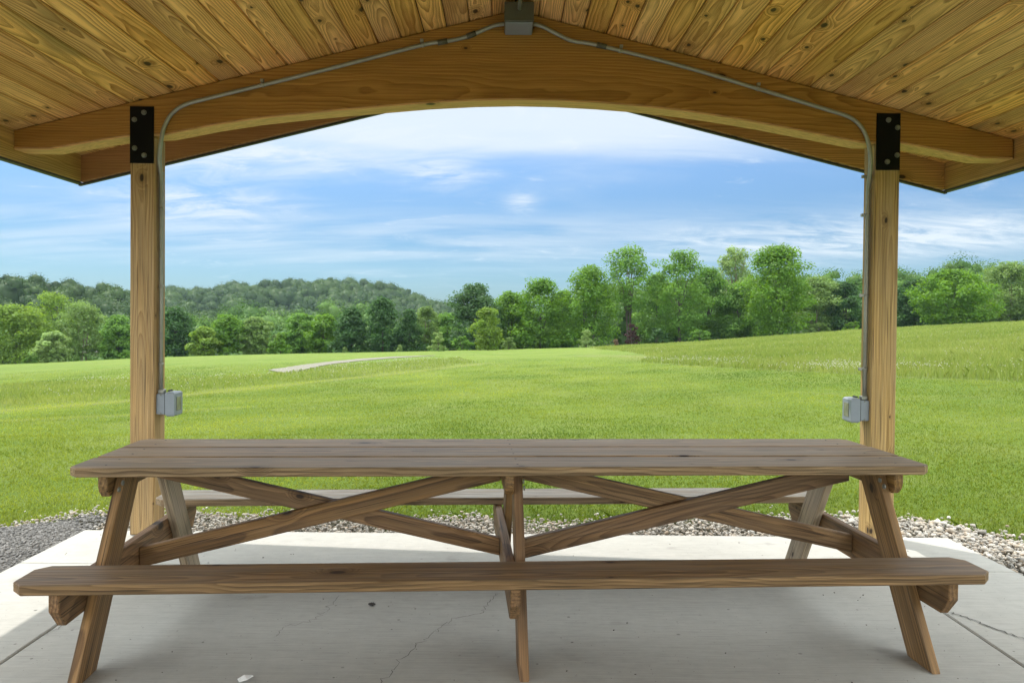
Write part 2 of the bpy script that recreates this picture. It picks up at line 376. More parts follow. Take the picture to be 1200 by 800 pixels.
L1 = [(-18, 8.), (-10.91, 13.22), (-10.86, 16.5), (-9.1, 18.54), (-8.17, 21.5), (-6.96, 25.9), (-3.83, 37.6), (-1.65, 47.0)]
L2 = [(-4, 66.), (-6.94, 60.1), (-10., 46.7), (-10.15, 33.6), (-12.61, 31.2), (-16.8, 32.2), (-20.99, 30.9), (-26., 23.9), (-40., 14.)]
LEFT_MEADOW = L1 + L2
GRAVEL_EDGE = [(-6.5, 4.65), (-4.2, 4.9), (-3.3, 5.02), (-3.1, 5.2), (-2.92, 5.42), (-2.45, 5.40), (-1.82, 5.36), (-1.06, 5.34), (-.68, 5.28), (-.19, 5.38), (.31, 5.24), (.81, 5.30),
               (1.34, 5.40), (2.0, 5.46), (2.63, 5.46), (2.94, 5.38), (3.14, 5.22), (3.25, 5.0), (3.30, 4.68), (3.36, 3.6), (3.4, 1.), (3.4, -6.)]
STONE_POLY = GRAVEL_EDGE + [(-6.5, -6.)]

# ground grid, finer near the camera
u = np.linspace(-1, 1, 321); gx = 1400 * np.sinh(7.2 * u) / math.sinh(7.2)
w = np.linspace(0, 1, 380); gy = -60 + 0 * w
gy = np.concatenate([np.linspace(-300, -10, 30)[:-1], -10 + 1500 * np.sinh(6.3 * w) / math.sinh(6.3)])
GX, GY = np.meshgrid(gx, gy); GZ = terrain(GX, GY)
GZ = np.where(GY > 150, np.maximum(GZ, -24 + 0 * GZ), GZ)
V = np.stack([GX.ravel(), GY.ravel(), GZ.ravel()], 1)
ny, nx = GX.shape; idx = np.arange(ny * nx).reshape(ny, nx)
F = np.stack([idx[:-1, :-1], idx[:-1, 1:], idx[1:, 1:], idx[1:, :-1]], -1).reshape(-1, 4)
o = npmesh('ground', V, F, M['lawn'], smooth=True); tag(o, kind='structure')
fx, fy = GX.ravel(), GY.ravel()
zone = np.zeros((len(V), 3), 'f')
zone[:, 0] = inpoly(fx, fy, RIGHT_MEADOW) | inpoly(fx, fy, LEFT_MEADOW)
zone[:, 1] = np.exp(-(dseg(fx, fy, [(x + .55, y - .9) for x, y in L1[1:]]) / .45) ** 2) * .8
zone[:, 1] = np.maximum(zone[:, 1], .7 * np.exp(-(dseg(fx, fy, [(6., 62.), (8.2, 56.), (9., 48.), (8., 43.)]) / 1.2) ** 2))
zone[:, 1] = np.maximum(zone[:, 1], .55 * np.exp(-(dseg(fx, fy, [(-9.4, 12.6), (-6.4, 13.8), (-5.2, 15.)]) / .25) ** 2))
zone[:, 2] = inpoly(fx, fy, STONE_POLY)
a = o.data.attributes.new('zone', 'FLOAT_VECTOR', 'POINT'); a.data.foreach_set('vector', zone.ravel())

def gridz(x, y):
    i = np.clip(np.searchsorted(gx, x) - 1, 0, len(gx) - 2); j = np.clip(np.searchsorted(gy, y) - 1, 0, len(gy) - 2)
    u_ = (x - gx[i]) / (gx[i + 1] - gx[i]); v_ = (y - gy[j]) / (gy[j + 1] - gy[j])
    return (GZ[j, i] * (1 - u_) + GZ[j, i + 1] * u_) * (1 - v_) + (GZ[j + 1, i] * (1 - u_) + GZ[j + 1, i + 1] * u_) * v_
# gravel path on the far left of the field
pt = [(-12.5, 39.9), (-13.27, 48.4), (-13.86, 58.9), (-13.67, 71.6), (-11.82, 80.7), (-9.2, 81.5), (-7.4, 82.)]
pb = [(-9.8, 33.9), (-9.73, 36.5), (-11.11, 47.2), (-11.01, 57.7), (-9.9, 67.6), (-8.3, 74.0), (-7.0, 78.)]
def resamp(P, n):
    P = np.array(P); t = np.linspace(0, len(P) - 1, n); i = np.arange(len(P)); return np.stack([np.interp(t, i, P[:, 0]), np.interp(t, i, P[:, 1])], 1)
A_, B_ = resamp(pt, 60), resamp(pb, 60)
A_ = A_ + (B_ - A_) * np.linspace(.15, .5, 60)[:, None]
A_ += RNG.normal(0, .10, A_.shape); B_ += RNG.normal(0, .06, B_.shape)
rows = [A_ * (1 - k) + B_ * k for k in np.linspace(0, 1, 7)]
V = np.concatenate([np.c_[r, gridz(r[:, 0], r[:, 1]) + .03] for r in rows]); idx = np.arange(7 * 60).reshape(7, 60)
F = np.stack([idx[1:, :-1], idx[1:, 1:], idx[:-1, 1:], idx[:-1, :-1]], -1).reshape(-1, 4)
tag(npmesh('path', V, F, M['path']), kind='structure')

# ------------------------------------------------------------------ concrete slab, cut by tooled joints
xs = [-2.66, -1.963, 2.08, 2.825]; ys = [-5.6, -2.4, .9, 4.20, 4.86]
for i in range(3):
    for j in range(4):
        b = MB(); k = .0045
        x0, x1 = xs[i] + (k if i else 0), xs[i + 1] - (k if i < 2 else 0)
        y0, y1 = ys[j] + (k * (1 if j < 3 else .5) if j else 0), ys[j + 1] - (k * (1 if j < 2 else .5) if j < 3 else 0)
        b.prism([(x0, y0), (x1, y0), (x1, y1), (x0, y1)], -.12, 0., Matrix(), .006)
        tag(b.build('concrete_slab', M['concrete']), kind='structure')
b = MB(); b.box(xs[0] + .01, xs[3] - .01, ys[0] + .01, ys[4] - .01, -.2, -.03); tag(b.build('slab_base', M['crack']), kind='structure')
# hairline cracks in the slab
b = MB()
def crack(P, wd):
    P = np.array(P); n = (len(P) - 1) * 9 + 1
    Q = resamp(P, n); Q += RNG.normal(0, .007, Q.shape)
    wv = wd * RNG.uniform(.35, 1.2, n); wv[-1] = wv[0] = .0003
    d = np.gradient(Q, axis=0); d /= np.linalg.norm(d, axis=1)[:, None]; nn = np.c_[-d[:, 1], d[:, 0]]
    vs = [(*q, .0035) for q in Q - nn * wv[:, None]] + [(*q, .0035) for q in Q + nn * wv[:, None]]
    b.raw(vs, [(i, i + 1, n + i + 1, n + i) for i in range(n - 1)])
CRACKS = []
crack([(-.02, 3.80), (-.075, 3.66), (-.09, 3.54), (-.22, 3.46), (-.29, 3.32), (-.36, 3.16), (-.41, 3.02), (-.46, 2.80), (-.45, 2.6)], .0014)
crack([(2.10, 3.60), (2.16, 3.52), (2.22, 3.36), (2.30, 3.26), (2.33, 3.12)], .0042)
crack([(-.80, 3.75), (-.82, 3.55), (-.86, 3.42), (-.95, 3.36), (-.97, 3.24)], .0011)
crack([(-1.86, 3.44), (-1.93, 3.36), (-1.95, 3.2)], .0018)
tag(b.build('slab_cracks', M['crack']), kind='structure')

# crushed stone left of the slab
pl = [(-9, 4.62), (-6.5, 4.62), (-4.2, 4.87), (-3.3, 4.99), (-2.9, 5.2), (-2.67, 4.9), (-2.67, -6), (-9, -6)]
b = MB(); b.raw([(x, y, -.03) for x, y in pl[::-1]], [tuple(range(len(pl)))]); tag(b.build('gravel_bed', M['gritbed']), kind='structure')

# ------------------------------------------------------------------ picnic shelter
CX = .045
SH = empty('picnic_shelter', (CX, 4.75, 0)); SH['base'] = (CX, 4.75, 0)
tag(SH, 'open wooden picnic shelter with plank ceiling, arched beam and square posts over the table', 'picnic shelter')
SL = .2475; ZE = 2.497; XE = 3.085     # ceiling height at the eave board, half width
YF, YB = 5.50, -3.2
def ceil_z(x): return ZE + SL * (XE - abs(x - CX))
ang = math.atan(SL)
# ceiling: tongue-and-groove boards along the ridge
cb = MB(); pitch = .1445; npl = 22
for sgn in (-1, 1):
    for k in range(npl):
        d = (k + .5) * pitch
        ax = Vector((0, 1, 0)); across = Vector((sgn * math.cos(ang), 0, -math.sin(ang))); up = ax.cross(across)
        if up.z < 0: across = -across; up = -up
        cen = Vector((CX, (YF + YB) / 2, ceil_z(CX))) + Vector((sgn * math.cos(ang), 0, -math.sin(ang))) * d + Vector((sgn * math.sin(ang), 0, math.cos(ang))) * .019
        mt = Matrix.Translation(cen) @ Matrix((ax, across, up)).transposed().to_4x4()
        wdt = pitch - .0055
        cb.board(YF - YB, wdt, .038, mt, .0075)
cb.build('plank_ceiling', M['ceiling'], SH, True)
# roof sheet above
rb = MB()
for sgn in (-1, 1):
    x0, x1 = CX, CX + sgn * (XE + .075)
    za, zb = ceil_z(x0) + .048, ceil_z(x0) + .048 - SL * (XE + .075)
    y0, y1 = YB - .05, YF + .06
    vs = [(x0, y0, za), (x1, y0, zb), (x1, y1, zb), (x0, y1, za)]; vs += [(x, y, z + .03) for x, y, z in vs]
    fs = [(0, 1, 2, 3), (7, 6, 5, 4), (0, 4, 5, 1), (1, 5, 6, 2), (2, 6, 7, 3), (3, 7, 4, 0)]
    rb.raw(vs, fs)
rb.build('roof_sheet', M['roofing'], SH, True)
# eave boards and the gable boards
for sgn in (-1, 1):
    xo = CX + sgn * (XE + .019); b = MB()
    mt = Matrix.Translation((xo, (YF + YB) / 2, 2.415)) @ Matrix(((0, 0, 1, 0), (1, 0, 0, 0), (0, 1, 0, 0), (0, 0, 0, 1)))
    b.board(YF - YB + .038, .20, .038, mt); b.build('eave_board', M['fascia'], SH, True)
    b = MB(); b.box(min(xo - sgn * .012, xo + sgn * .034), max(xo - sgn * .012, xo + sgn * .034), YB - .03, YF + .05, 2.300, 2.314, .002)
    b.box(min(xo + sgn * .021, xo + sgn * .034), max(xo + sgn * .021, xo + sgn * .034), YB - .03, YF + .05, 2.3145, 2.50, .002)
    b.build('drip_edge', M['drip'], SH, True)
for yy in (YF + .0005, YB - .0385):
  for sgn in (-1, 1):
    b = MB(); zt = lambda x: ceil_z(x) + .02
    P = [(CX, zt(CX) - .205), (CX + sgn * XE, zt(CX + sgn * XE) - .205), (CX + sgn * XE, zt(CX + sgn * XE)), (CX, zt(CX))]
    if sgn < 0: P = P[::-1]
    mt = Matrix(((1, 0, 0, 0), (0, 0, -1, yy + .038), (0, 1, 0, 0), (0, 0, 0, 1)))
    b.prism(P, 0, .038, mt, .003, wcen=(0, 2.8, .02)); b.build('gable_board', M['glulam'] if sgn < 0 else M['fascia'], SH, True)
    b = MB(); P = [(x, z) for x, z in ((CX, zt(CX) - .221), (CX + sgn * (XE + .03), zt(CX + sgn * XE) - .221 - .0075), (CX + sgn * (XE + .03), zt(CX + sgn * XE) - .2085 - .0075), (CX, zt(CX) - .2085))]
    if sgn < 0: P = P[::-1]
    mt = Matrix(((1, 0, 0, 0), (0, 0, -1, yy + .05), (0, 1, 0, 0), (0, 0, 0, 1)))
    b.prism(P, -.004, .03, mt, .002); b.build('gable_drip_edge', M['drip'], SH, True)

BOT = [(-3.04, 2.392), (-2.82, 2.392), (-2.50, 2.450), (-2.33, 2.476), (-2.10, 2.488), (-1.82, 2.545), (-1.547, 2.590), (-1.25, 2.624), (-1.02, 2.648), (-.497, 2.697), (-.2, 2.715), (.06, 2.722), (.3, 2.719), (.554, 2.708),
       (.81, 2.690), (1.08, 2.663), (1.35, 2.626), (1.607, 2.584), (1.9, 2.53), (2.187, 2.476), (2.44, 2.476), (2.61, 2.446), (2.925, 2.389), (3.122, 2.389)]
def arched_beam(y):
    P = [(x, z) for x, z in BOT] + [(x, ceil_z(x) - .003) for x in (3.122, 2.0, 1.0, CX, -1., -2., -3.04)]
    b = MB(); mt = Matrix(((1, 0, 0, 0), (0, 0, -1, y + .152), (0, 1, 0, 0), (0, 0, 0, 1)))
    # lamination of the beam: each band its own grain comes from the noise; one solid
    b.prism(P, 0, .152, mt, .004, wcen=(0, 2.75, .076)); o = b.build('arched_beam', M['glulam'], SH, True)
    # pale bottom lamination
    b = MB(); pts = BOT
    Q = [(x, z - .0125) for x, z in pts] + [(x, z - .0008) for x, z in pts[::-1]]
    b.prism(Q, .003, .149, mt, .002, wcen=(0, 2.6, .076)); s = b.build('bottom_lamination', M['soffit'], o)
    return o
arched_beam(4.75); arched_beam(-2.65)
POSTX = [(-2.323, -2.170), (2.272, 2.425)]
for yy in (4.752, -2.648):
    for (x0, x1), top in zip(POSTX, (2.462, 2.462)):
        b = MB(); xc_ = (x0 + x1) / 2
        mt = Matrix.Translation((xc_, yy + .0745, top / 2)) @ Matrix(((0, 1, 0, 0), (0, 0, 1, 0), (1, 0, 0, 0), (0, 0, 0, 1)))
        b.board(top - .002, x1 - x0, .149, mt, .006)
        if yy > 0:
            b.build('post', M['post'], SH, True)
        else: b.build('post', M['post'], SH, True)
# steel plates with bolts
BP = {0: [(-2.302, 2.612), (-2.240, 2.568), (-2.298, 2.396), (-2.238, 2.352)], 1: [(2.345, 2.606), (2.402, 2.560), (2.402, 2.392), (2.342, 2.350)]}
BP[0] = [(-2.233, 2.610), (-2.292, 2.566), (-2.290, 2.392), (-2.231, 2.348)]
for i, (x0, x1) in enumerate(POSTX):
    b = MB(); mt = Matrix(((1, 0, 0, 0), (0, 0, -1, 4.7505), (0, 1, 0, 0), (0, 0, 0, 1)))
    b.prism([(x0 + .002, 2.300), (x1 - .004, 2.300), (x1 - .004, 2.648), (x0 + .002, 2.648)], 0, .007, mt, .0015)
    pl_ = b.build('steel_plate', M['steel'], SH, True)
    for bx, bz in BP[i]:
        h = MB(); c6 = [(bx + .0135 * math.cos(k * math.pi / 3 + .3), bz + .0135 * math.sin(k * math.pi / 3 + .3)) for k in range(6)]
        c16 = [(bx + .0165 * math.cos(k * math.pi / 8), bz + .0165 * math.sin(k * math.pi / 8)) for k in range(16)]
        h.prism(c16, .0072, .0095, mt, .0006); h.prism(c6, .0096, .020, mt, .0015)
        h.build('bolt', M['bolt'], pl_)
# junction box under the ridge
b = MB(); b.box(-.022, .152, 4.545, 4.749, 3.112, 3.228, .005); jb = b.build('junction_box', M['jbox'], SH, True)
b = MB(); b.box(-.016, .146, 4.55, 4.744, 3.1035, 3.1115, .003); b.build('cover_plate', M['box'], jb)
def curve(P, n=8):
    P = [Vector(p) for p in P]; out = []
    for i in range(len(P) - 1):
        a, b_, c_, d = P[max(i - 1, 0)], P[i], P[i + 1], P[min(i + 2, len(P) - 1)]
        for k in range(n):
            t = k / n
            out.append(.5 * ((2 * b_) + (c_ - a) * t + (2 * a - 5 * b_ + 4 * c_ - d) * t * t + (3 * b_ - a - 3 * c_ + d) * t ** 3))
    return out + [P[-1]]
b = MB(); b.tube([(.068, 4.545, 3.186), (.068, 2., 3.19), (.068, -2.5, 3.19)], .0125, 12); rc = b.build('ridge_conduit', M['conduit'], SH, True)
YC = 4.7355
def strap(parent, c, t, r=.015):
    c = Vector(c); t = Vector(t).normalized(); b = MB(); b.tube([c - t * .009, c + t * .009], r, 10)
    n = t.cross(Vector((0, 1, 0)))
    if n.length < .1: n = Vector((1, 0, 0))
    n.normalize()
    e = c + n * .028
    b.box(e.x - .010, e.x + .010, e.y - .004, e.y + .012, e.z - .010, e.z + .010, .002)
    b.build('strap', M['conduit'], parent)
LC = [(-.022, YC, 3.168), (-.09, YC, 3.155), (-.20, YC, 3.108), (-.28, YC, 3.080), (-.40, YC, 3.055), (-.52, YC, 3.036), (-1.02, YC, 2.905), (-1.50, YC, 2.783), (-1.85, YC, 2.695), (-1.98, YC, 2.657), (-2.06, YC, 2.60), (-2.105, YC, 2.52),
      (-2.125, YC, 2.43), (-2.145, 4.76, 2.33), (-2.153, 4.80, 2.22), (-2.153, 4.805, 2.05)]
b = MB(); b.tube(curve(LC) + [Vector((-2.153, 4.805, 1.4)), Vector((-2.153, 4.805, .89))], .0125, 10)
c1 = b.build('conduit', M['conduit'], SH, True)
for c_, t in (((-.52, YC, 3.036), (1, 0, .3)), ((-1.50, YC, 2.783), (1, 0, .25)), ((-2.153, 4.805, 2.27 - .02), (0, 0, 1)), ((-2.153, 4.805, 2.03), (0, 0, 1)), ((-2.153, 4.805, 1.545), (0, 0, 1)), ((-2.153, 4.805, 1.06), (0, 0, 1))):
    strap(c1, c_, t)
for c_, t in (((-.40, YC, 3.055), (1, 0, .2)), ((-.225, YC, 3.099), (1, 0, .4))):
    b = MB(); c_ = Vector(c_); t = Vector(t).normalized(); b.tube([c_ - t * .03, c_ + t * .03], .0165, 10); b.build('coupling', M['jbox'], c1)
RC = [(.152, YC, 3.168), (.21, YC, 3.155), (.31, YC, 3.105), (.40, YC, 3.068), (.57, YC, 3.040), (1.08, YC, 2.918), (1.53, YC, 2.790), (1.95, YC, 2.668), (2.10, YC, 2.62), (2.175, YC, 2.56), (2.215, YC, 2.48), (2.232, YC, 2.40), (2.246, 4.76, 2.31), (2.255, 4.80, 2.2), (2.255, 4.805, 2.05)]
b = MB(); b.tube(curve(RC) + [Vector((2.255, 4.805, 1.4)), Vector((2.255, 4.805, .89))], .0125, 10)
c2 = b.build('conduit', M['conduit'], SH, True)
for c_, t in (((.69, YC, 3.012), (1, 0, -.25)), ((1.535, YC, 2.789), (1, 0, -.28)), ((2.255, 4.805, 2.27), (0, 0, 1)), ((2.255, 4.805, 2.03), (0, 0, 1)), ((2.255, 4.805, 1.53), (0, 0, 1)), ((2.255, 4.805, 1.07), (0, 0, 1))):
    strap(c2, c_, t)
b = MB(); c_ = Vector((.575, YC, 3.040)); t = Vector((1, 0, -.24)).normalized(); b.tube([c_ - t * .03, c_ + t * .03], .0165, 10); b.build('coupling', M['jbox'], c2)
# weatherproof outlet boxes on the posts
for sgn, xf, zc in ((1, -2.170, .815), (-1, 2.272, .815)):
    def bx(b, a0, a1, y0, y1, z0, z1, c=.005):
        xa, xb = xf + sgn * a0, xf + sgn * a1; b.box(min(xa, xb), max(xa, xb), y0, y1, z0, z1, c)
    b = MB(); bx(b, .001, .052, 4.775, 4.880, zc - .067, zc + .062); ob = b.build('outlet_box', M['box'], SH, True)
    b = MB(); bx(b, .053, .059, 4.772, 4.883, zc - .070, zc + .066, .002); b.build('gasket', M['boxdark'], ob)
    b = MB(); bx(b, .060, .118, 4.764, 4.886, zc - .078, zc + .074, .010); cv = b.build('outlet_cover', M['box'], ob)
    b = MB(); bx(b, .1185, .121, 4.795, 4.862, zc - .045, zc + .042, .001); b.build('cover_window', M['window'], ob)
    for zz_ in (zc - .058, zc + .054):
        b = MB(); xm = xf + sgn * .03; b.prism([(xm + .005 * math.cos(k * .785), zz_ + .005 * math.sin(k * .785)) for k in range(8)], 0, .003, Matrix(((1, 0, 0, 0), (0, 0, -1, 4.7748), (0, 1, 0, 0), (0, 0, 0, 1))), .0008); b.build('screw', M['bolt'], ob)
    b = MB(); bx(b, .060, .070, 4.80, 4.855, zc + .0745, zc + .084, .002); b.build('hinge', M['boxdark'], ob)
    b = MB(); bx(b, .004, .040, 4.790, 4.83, zc + .0625, zc + .088, .004); b.build('conduit_connector', M['conduit'], ob)

# ------------------------------------------------------------------ picnic table
TB = empty('picnic_table', (.0192, 3.549, 0), .06)
tag(TB, 'long weathered grey-brown wooden picnic table with attached benches and crossed braces on the concrete slab', 'picnic table')
ZT, TH = .75, .038; HL, HB = 1.80, 1.815
b = MB(); bw = .2350
def flatboard(b, x0, x1, v0, v1, z0, z1, ch, corners='abcd'):
    P = []
    if 'a' in corners: P += [(x0, v0 + ch), (x0 + ch, v0)]
    else: P += [(x0, v0)]
    if 'b' in corners: P += [(x1 - ch, v0), (x1, v0 + ch)]
    else: P += [(x1, v0)]
    if 'c' in corners: P += [(x1, v1 - ch), (x1 - ch, v1)]
    else: P += [(x1, v1)]
    if 'd' in corners: P += [(x0 + ch, v1), (x0, v1 - ch)]
    else: P += [(x0, v1)]
    b.prism(P, z0, z1, Matrix(), .004, wcen=(0, (v0 + v1) / 2, (z0 + z1) / 2))
for k in range(3):
    v0 = -.3745 + k * (bw + .0220)
    flatboard(b, -HL + .006 * (k == 1), HL - .004 * (k == 2), v0, v0 + bw, ZT - TH + .001 * (k == 1), ZT + .001 * (k == 1), .035, 'ab' if k == 0 else 'cd' if k == 2 else '')
TOP = b.build('tabletop', M['table_top'], TB)
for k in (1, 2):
    d_ = MB(); v1 = -.3745 + k * (bw + .0220) - .001; d_.box(-HL + .05, HL - .05, v1 - .020, v1, ZT - .026, ZT - .006, .001); d_.build('joint_shade', M['deadleaf_gapshade'], TOP)  # dark filler strip added to stand for the shade in the board gap
# screw heads on the tabletop
b = MB(); b.prism([(.0045 * math.cos(j * .785), .0045 * math.sin(j * .785)) for j in range(8)], 0, .001, Matrix(), .0003)
scr = None
for u_ in (-1.67, .02, 1.67):
    for k in range(3):
        for q in (.06, .185):
            if scr is None: scr = b.build('screw', M['drip'], TOP); o = scr
            else: o = scr.copy(); COL.objects.link(o); o.parent = TOP
            o.location = (u_, -.3745 + k * (bw + .0220) + q, ZT + .0012)
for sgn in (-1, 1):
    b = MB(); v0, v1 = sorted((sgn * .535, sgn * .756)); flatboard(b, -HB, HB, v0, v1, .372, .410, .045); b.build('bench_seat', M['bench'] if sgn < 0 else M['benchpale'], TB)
YZ = Matrix(((0, 0, 1, 0), (1, 0, 0, 0), (0, 1, 0, 0), (0, 0, 0, 1)))     # outline in (v, z), thickness along u
def slanted_leg(u0, u1, sgn, mat):
    P = [(-.685, 0), (-.520, 0), (-.096, .7115), (-.262, .7115)]
    if sgn > 0: P = [(-v, z) for v, z in P][::-1]
    b = MB(); ax = Vector((.5, .86)); 
    b.prism(P, u0, u1, YZ, .004); 
    # grain runs along the leg
    d = Vector((.512 * -sgn, .859)); n = Vector((-d.y, d.x))
    b.wc = [((w_[0] * d.x + w_[1] * d.y), (w_[0] * n.x + w_[1] * n.y) + .5 * (1 if sgn < 0 else -1) * 1.02, w_[2] - (u0 + u1) / 2) for w_ in b.wc]
    return b.build('leg', mat, TB)
FR = [(-1.650, -1.612, -1), (.006, .044, -1), (1.612, 1.650, 1)]
for k, (u0, u1, side) in enumerate(FR):
    lg = slanted_leg(u0, u1, -1, M['table_frame']); slanted_leg(u0, u1, 1, M['leg_grey'] if k != 1 else M['table_frame'])
    s0, s1 = (u0 - .0395, u0 - .0015) if side < 0 else (u1 + .0015, u1 + .0395)
    b = MB(); b.prism([(-.665, .232), (.665, .232), (.722, .300), (.722, .3715), (-.722, .3715), (-.722, .300)], s0, s1, YZ, .004)
    b.build('seat_support', M['table_frame'], TB)
    b = MB(); b.prism([(-.315, .622), (.315, .622), (.338, .645), (.345, .67), (.345, .7115), (-.345, .7115), (-.345, .67), (-.338, .645)], s0, s1, YZ, .004, )
    b.build('tabletop_cleat', M['table_frame'], TB)
    for vv, zz in ((-.335, .655), (-.30, .675), (-.50, .30)):
        h = MB(); cc = [(vv + .011 * math.cos(j * .524), zz + .011 * math.sin(j * .524)) for j in range(12)]
        q0, q1 = (u1, u1 + .006) if side < 0 else (u0 - .006, u0)
        h.prism(cc, q0, q1, YZ, .0012); h.build('bolt', M['bolt'], lg)
XZ = Matrix(((1, 0, 0, 0), (0, 0, -1, 0), (0, 1, 0, 0), (0, 0, 0, 1)))     # outline in (u, z), thickness along -v
def brace(u0, z0, u1, z1, th, d0, d1):
    """top edge runs (u0,z0)-(u1,z1); clipped under the tabletop"""
    b = MB(); P = []
    lo, hi = ((u0, z0), (u1, z1))
    zc = .7115
    if z1 > z0:
        sl = (z1 - z0) / (u1 - u0); uc = min(u1, u0 + (zc - z0) / sl)
        P = [(u0, z0 - th), (u1, z1 - th), (u1, min(zc, z1))] + ([(uc, zc)] if z1 > zc else []) + [(u0, z0)]
    else:
        sl = (z1 - z0) / (u1 - u0); uc = max(u0, u0 + (zc - z0) / sl)
        P = [(u0, z0 - th), (u1, z1 - th), (u1, z1)] + ([(uc, zc)] if z0 > zc else []) + [(u0, min(zc, z0))]
    b.prism(P, d0, d1, XZ, .004)
    d = Vector((u1 - u0, z1 - z0)).normalized(); n = Vector((-d.y, d.x)); c = Vector(((u0 + u1) / 2, (z0 + z1) / 2 - th / 2))
    b.wc = [((w_[0] - c.x) * d.x + (w_[1] - c.y) * d.y, (w_[0] - c.x) * n.x + (w_[1] - c.y) * n.y, w_[2]) for w_ in b.wc]
    b.build('brace', M['table_frame'], TB)
zl = lambda u0, z0, s, u: z0 + s * (u - u0)
brace(-1.650, zl(-1.331, .403, .238, -1.65), -.0355, zl(-1.331, .403, .238, -.0355), .089, .001, .039)
brace(-1.610, zl(-1.218, .626, -.237, -1.61), -.0355, zl(-1.218, .626, -.237, -.0355), .080, -.039, -.001)
brace(.046, zl(.115, .361, .23, .046), 1.610, zl(.115, .361, .23, 1.61), .089, .001, .039)
brace(.046, zl(.422, .625, -.2246, .046), 1.650, zl(.422, .625, -.2246, 1.65), .086, -.039, -.001)

# litter on the slab
P_ = empty('paper_scrap', (-.965, 2.86, .003), .5)
me = MB(); me.raw([(-.022, -.012, .001), (.004, -.015, .004), (.03, -.008, .010), (.026, .012, .006), (.0, .010, .013), (-.024, .012, .002), (-.022, -.012, .003), (.004, -.015, .006), (.03, -.008, .012), (.026, .012, .008), (.0, .010, .015), (-.024, .012, .004)],
    [(0, 5, 4, 1), (1, 4, 3, 2), (6, 7, 10, 11), (7, 8, 9, 10), (0, 1, 7, 6), (1, 2, 8, 7), (2, 3, 9, 8), (3, 4, 10, 9), (4, 5, 11, 10), (5, 0, 6, 11)])
me.build('crumpled_paper', M['paper'], P_); tag(P_, 'small white crumpled paper scrap lying on the concrete below the front bench', 'paper scrap')
def leaf_bit(x, y, s, rot, label):
    b = MB(); n = 9
    top = [(s * math.sin(math.pi * k / n) * .38 * (1 + .2 * math.sin(k * 2.3)), s * (k / n - .5), .004 + .006 * abs(math.sin(k * 1.7))) for k in range(n + 1)]
    bot = [(-a_, b_, c_ * .6) for a_, b_, c_ in top[1:-1]][::-1]
    V_ = top + bot; k = len(V_); V2 = [(a_, b_, c_ + .002) for a_, b_, c_ in V_]
    b.raw(V_ + V2, [tuple(range(k - 1, -1, -1)), tuple(range(k, 2 * k))] + [(i, (i + 1) % k, k + (i + 1) % k, k + i) for i in range(k)])
    o = b.build('dead_leaf', M['deadleaf_gapshade']); o.location = (x, y, .0005); o.rotation_euler = (0, 0, rot); tag(o, label, 'leaf')
leaf_bit(1.29, 2.82, .05, .9, 'dark dead leaf on the concrete near the foot of the right front table leg')
leaf_bit(-.62, 3.62, .035, 1.6, 'small dark leaf scrap on the concrete left of the middle table leg')

# ------------------------------------------------------------------ stones
def rocks(name, pts, rad, mat, flat=.6):
    ico = np.array([(0, 0, 1), (.894, 0, .447), (.276, .851, .447), (-.724, .526, .447), (-.724, -.526, .447), (.276, -.851, .447), (.724, .526, -.447), (-.276, .851, -.447), (-.894, 0, -.447), (-.276, -.851, -.447), (.724, -.526, -.447), (0, 0, -1)])
    tri = np.array([(0, 1, 2), (0, 2, 3), (0, 3, 4), (0, 4, 5), (0, 5, 1), (1, 6, 2), (2, 7, 3), (3, 8, 4), (4, 9, 5), (5, 10, 1), (6, 7, 2), (7, 8, 3), (8, 9, 4), (9, 10, 5), (10, 6, 1), (11, 7, 6), (11, 8, 7), (11, 9, 8), (11, 10, 9), (11, 6, 10)])
    n = len(pts); sc = np.stack([rad * RNG.uniform(.7, 1.35, n), rad * RNG.uniform(.6, 1.0, n), rad * RNG.uniform(.35, .8, n) * flat / .6], 1)
    V = ico[None] * RNG.uniform(.8, 1.2, (n, 12, 1)) * sc[:, None, :]
    a = RNG.uniform(0, 6.28, n); tl = RNG.normal(0, .25, n)
    ca, sa = np.cos(a)[:, None], np.sin(a)[:, None]
    ct, st = np.cos(tl)[:, None], np.sin(tl)[:, None]
    x, y, z = V[..., 0], V[..., 1], V[..., 2]; y, z = y * ct - z * st, y * st + z * ct
    V = np.stack([x * ca - y * sa, x * sa + y * ca, z], -1) + np.asarray(pts)[:, None, :]
    F = (tri[None] + 12 * np.arange(n)[:, None, None]).reshape(-1, 3)
    return npmesh(name, V.reshape(-1, 3), F, mat, np.repeat(RNG.uniform(0, 1, n), 12), nper=3)
N = 190000; q = np.c_[RNG.uniform(-6.5, 3.6, N), RNG.uniform(1.2, 5.85, N)]
ein = inpoly(q[:, 0], q[:, 1], STONE_POLY)
slab = (q[:, 0] > -2.675) & (q[:, 0] < 2.84) & (q[:, 1] < 4.875)
e_d = dseg(q[:, 0], q[:, 1], GRAVEL_EDGE)
leftgrit = (q[:, 0] < -2.67) & (e_d > RNG.uniform(.03, .13, N))
leftgrit |= (q[:, 0] < -2.45) & (q[:, 1] < 5.0 - (q[:, 0] + 2.67) * 1.5) & (e_d > .1)
out_spill = (~ein) & (e_d < RNG.exponential(.05, N))
riv = ((ein & ~leftgrit) | out_spill) & ~slab
rp = q[riv][:30000]; r_ = np.clip(RNG.lognormal(-4.85, .42, len(rp)), .003, .024) * np.where(rp[:, 0] > 2.4, 1.5, 1.)
zz = RNG.uniform(-.062, -.012, len(rp))
tag(rocks('river_stones', np.c_[rp, zz], r_, M['pebble']), 'bed of mixed tan and grey river stones along the slab edge', 'stones', kind='stuff')
b = q[ein & leftgrit & ~slab & (q[:, 0] < -2.66)]
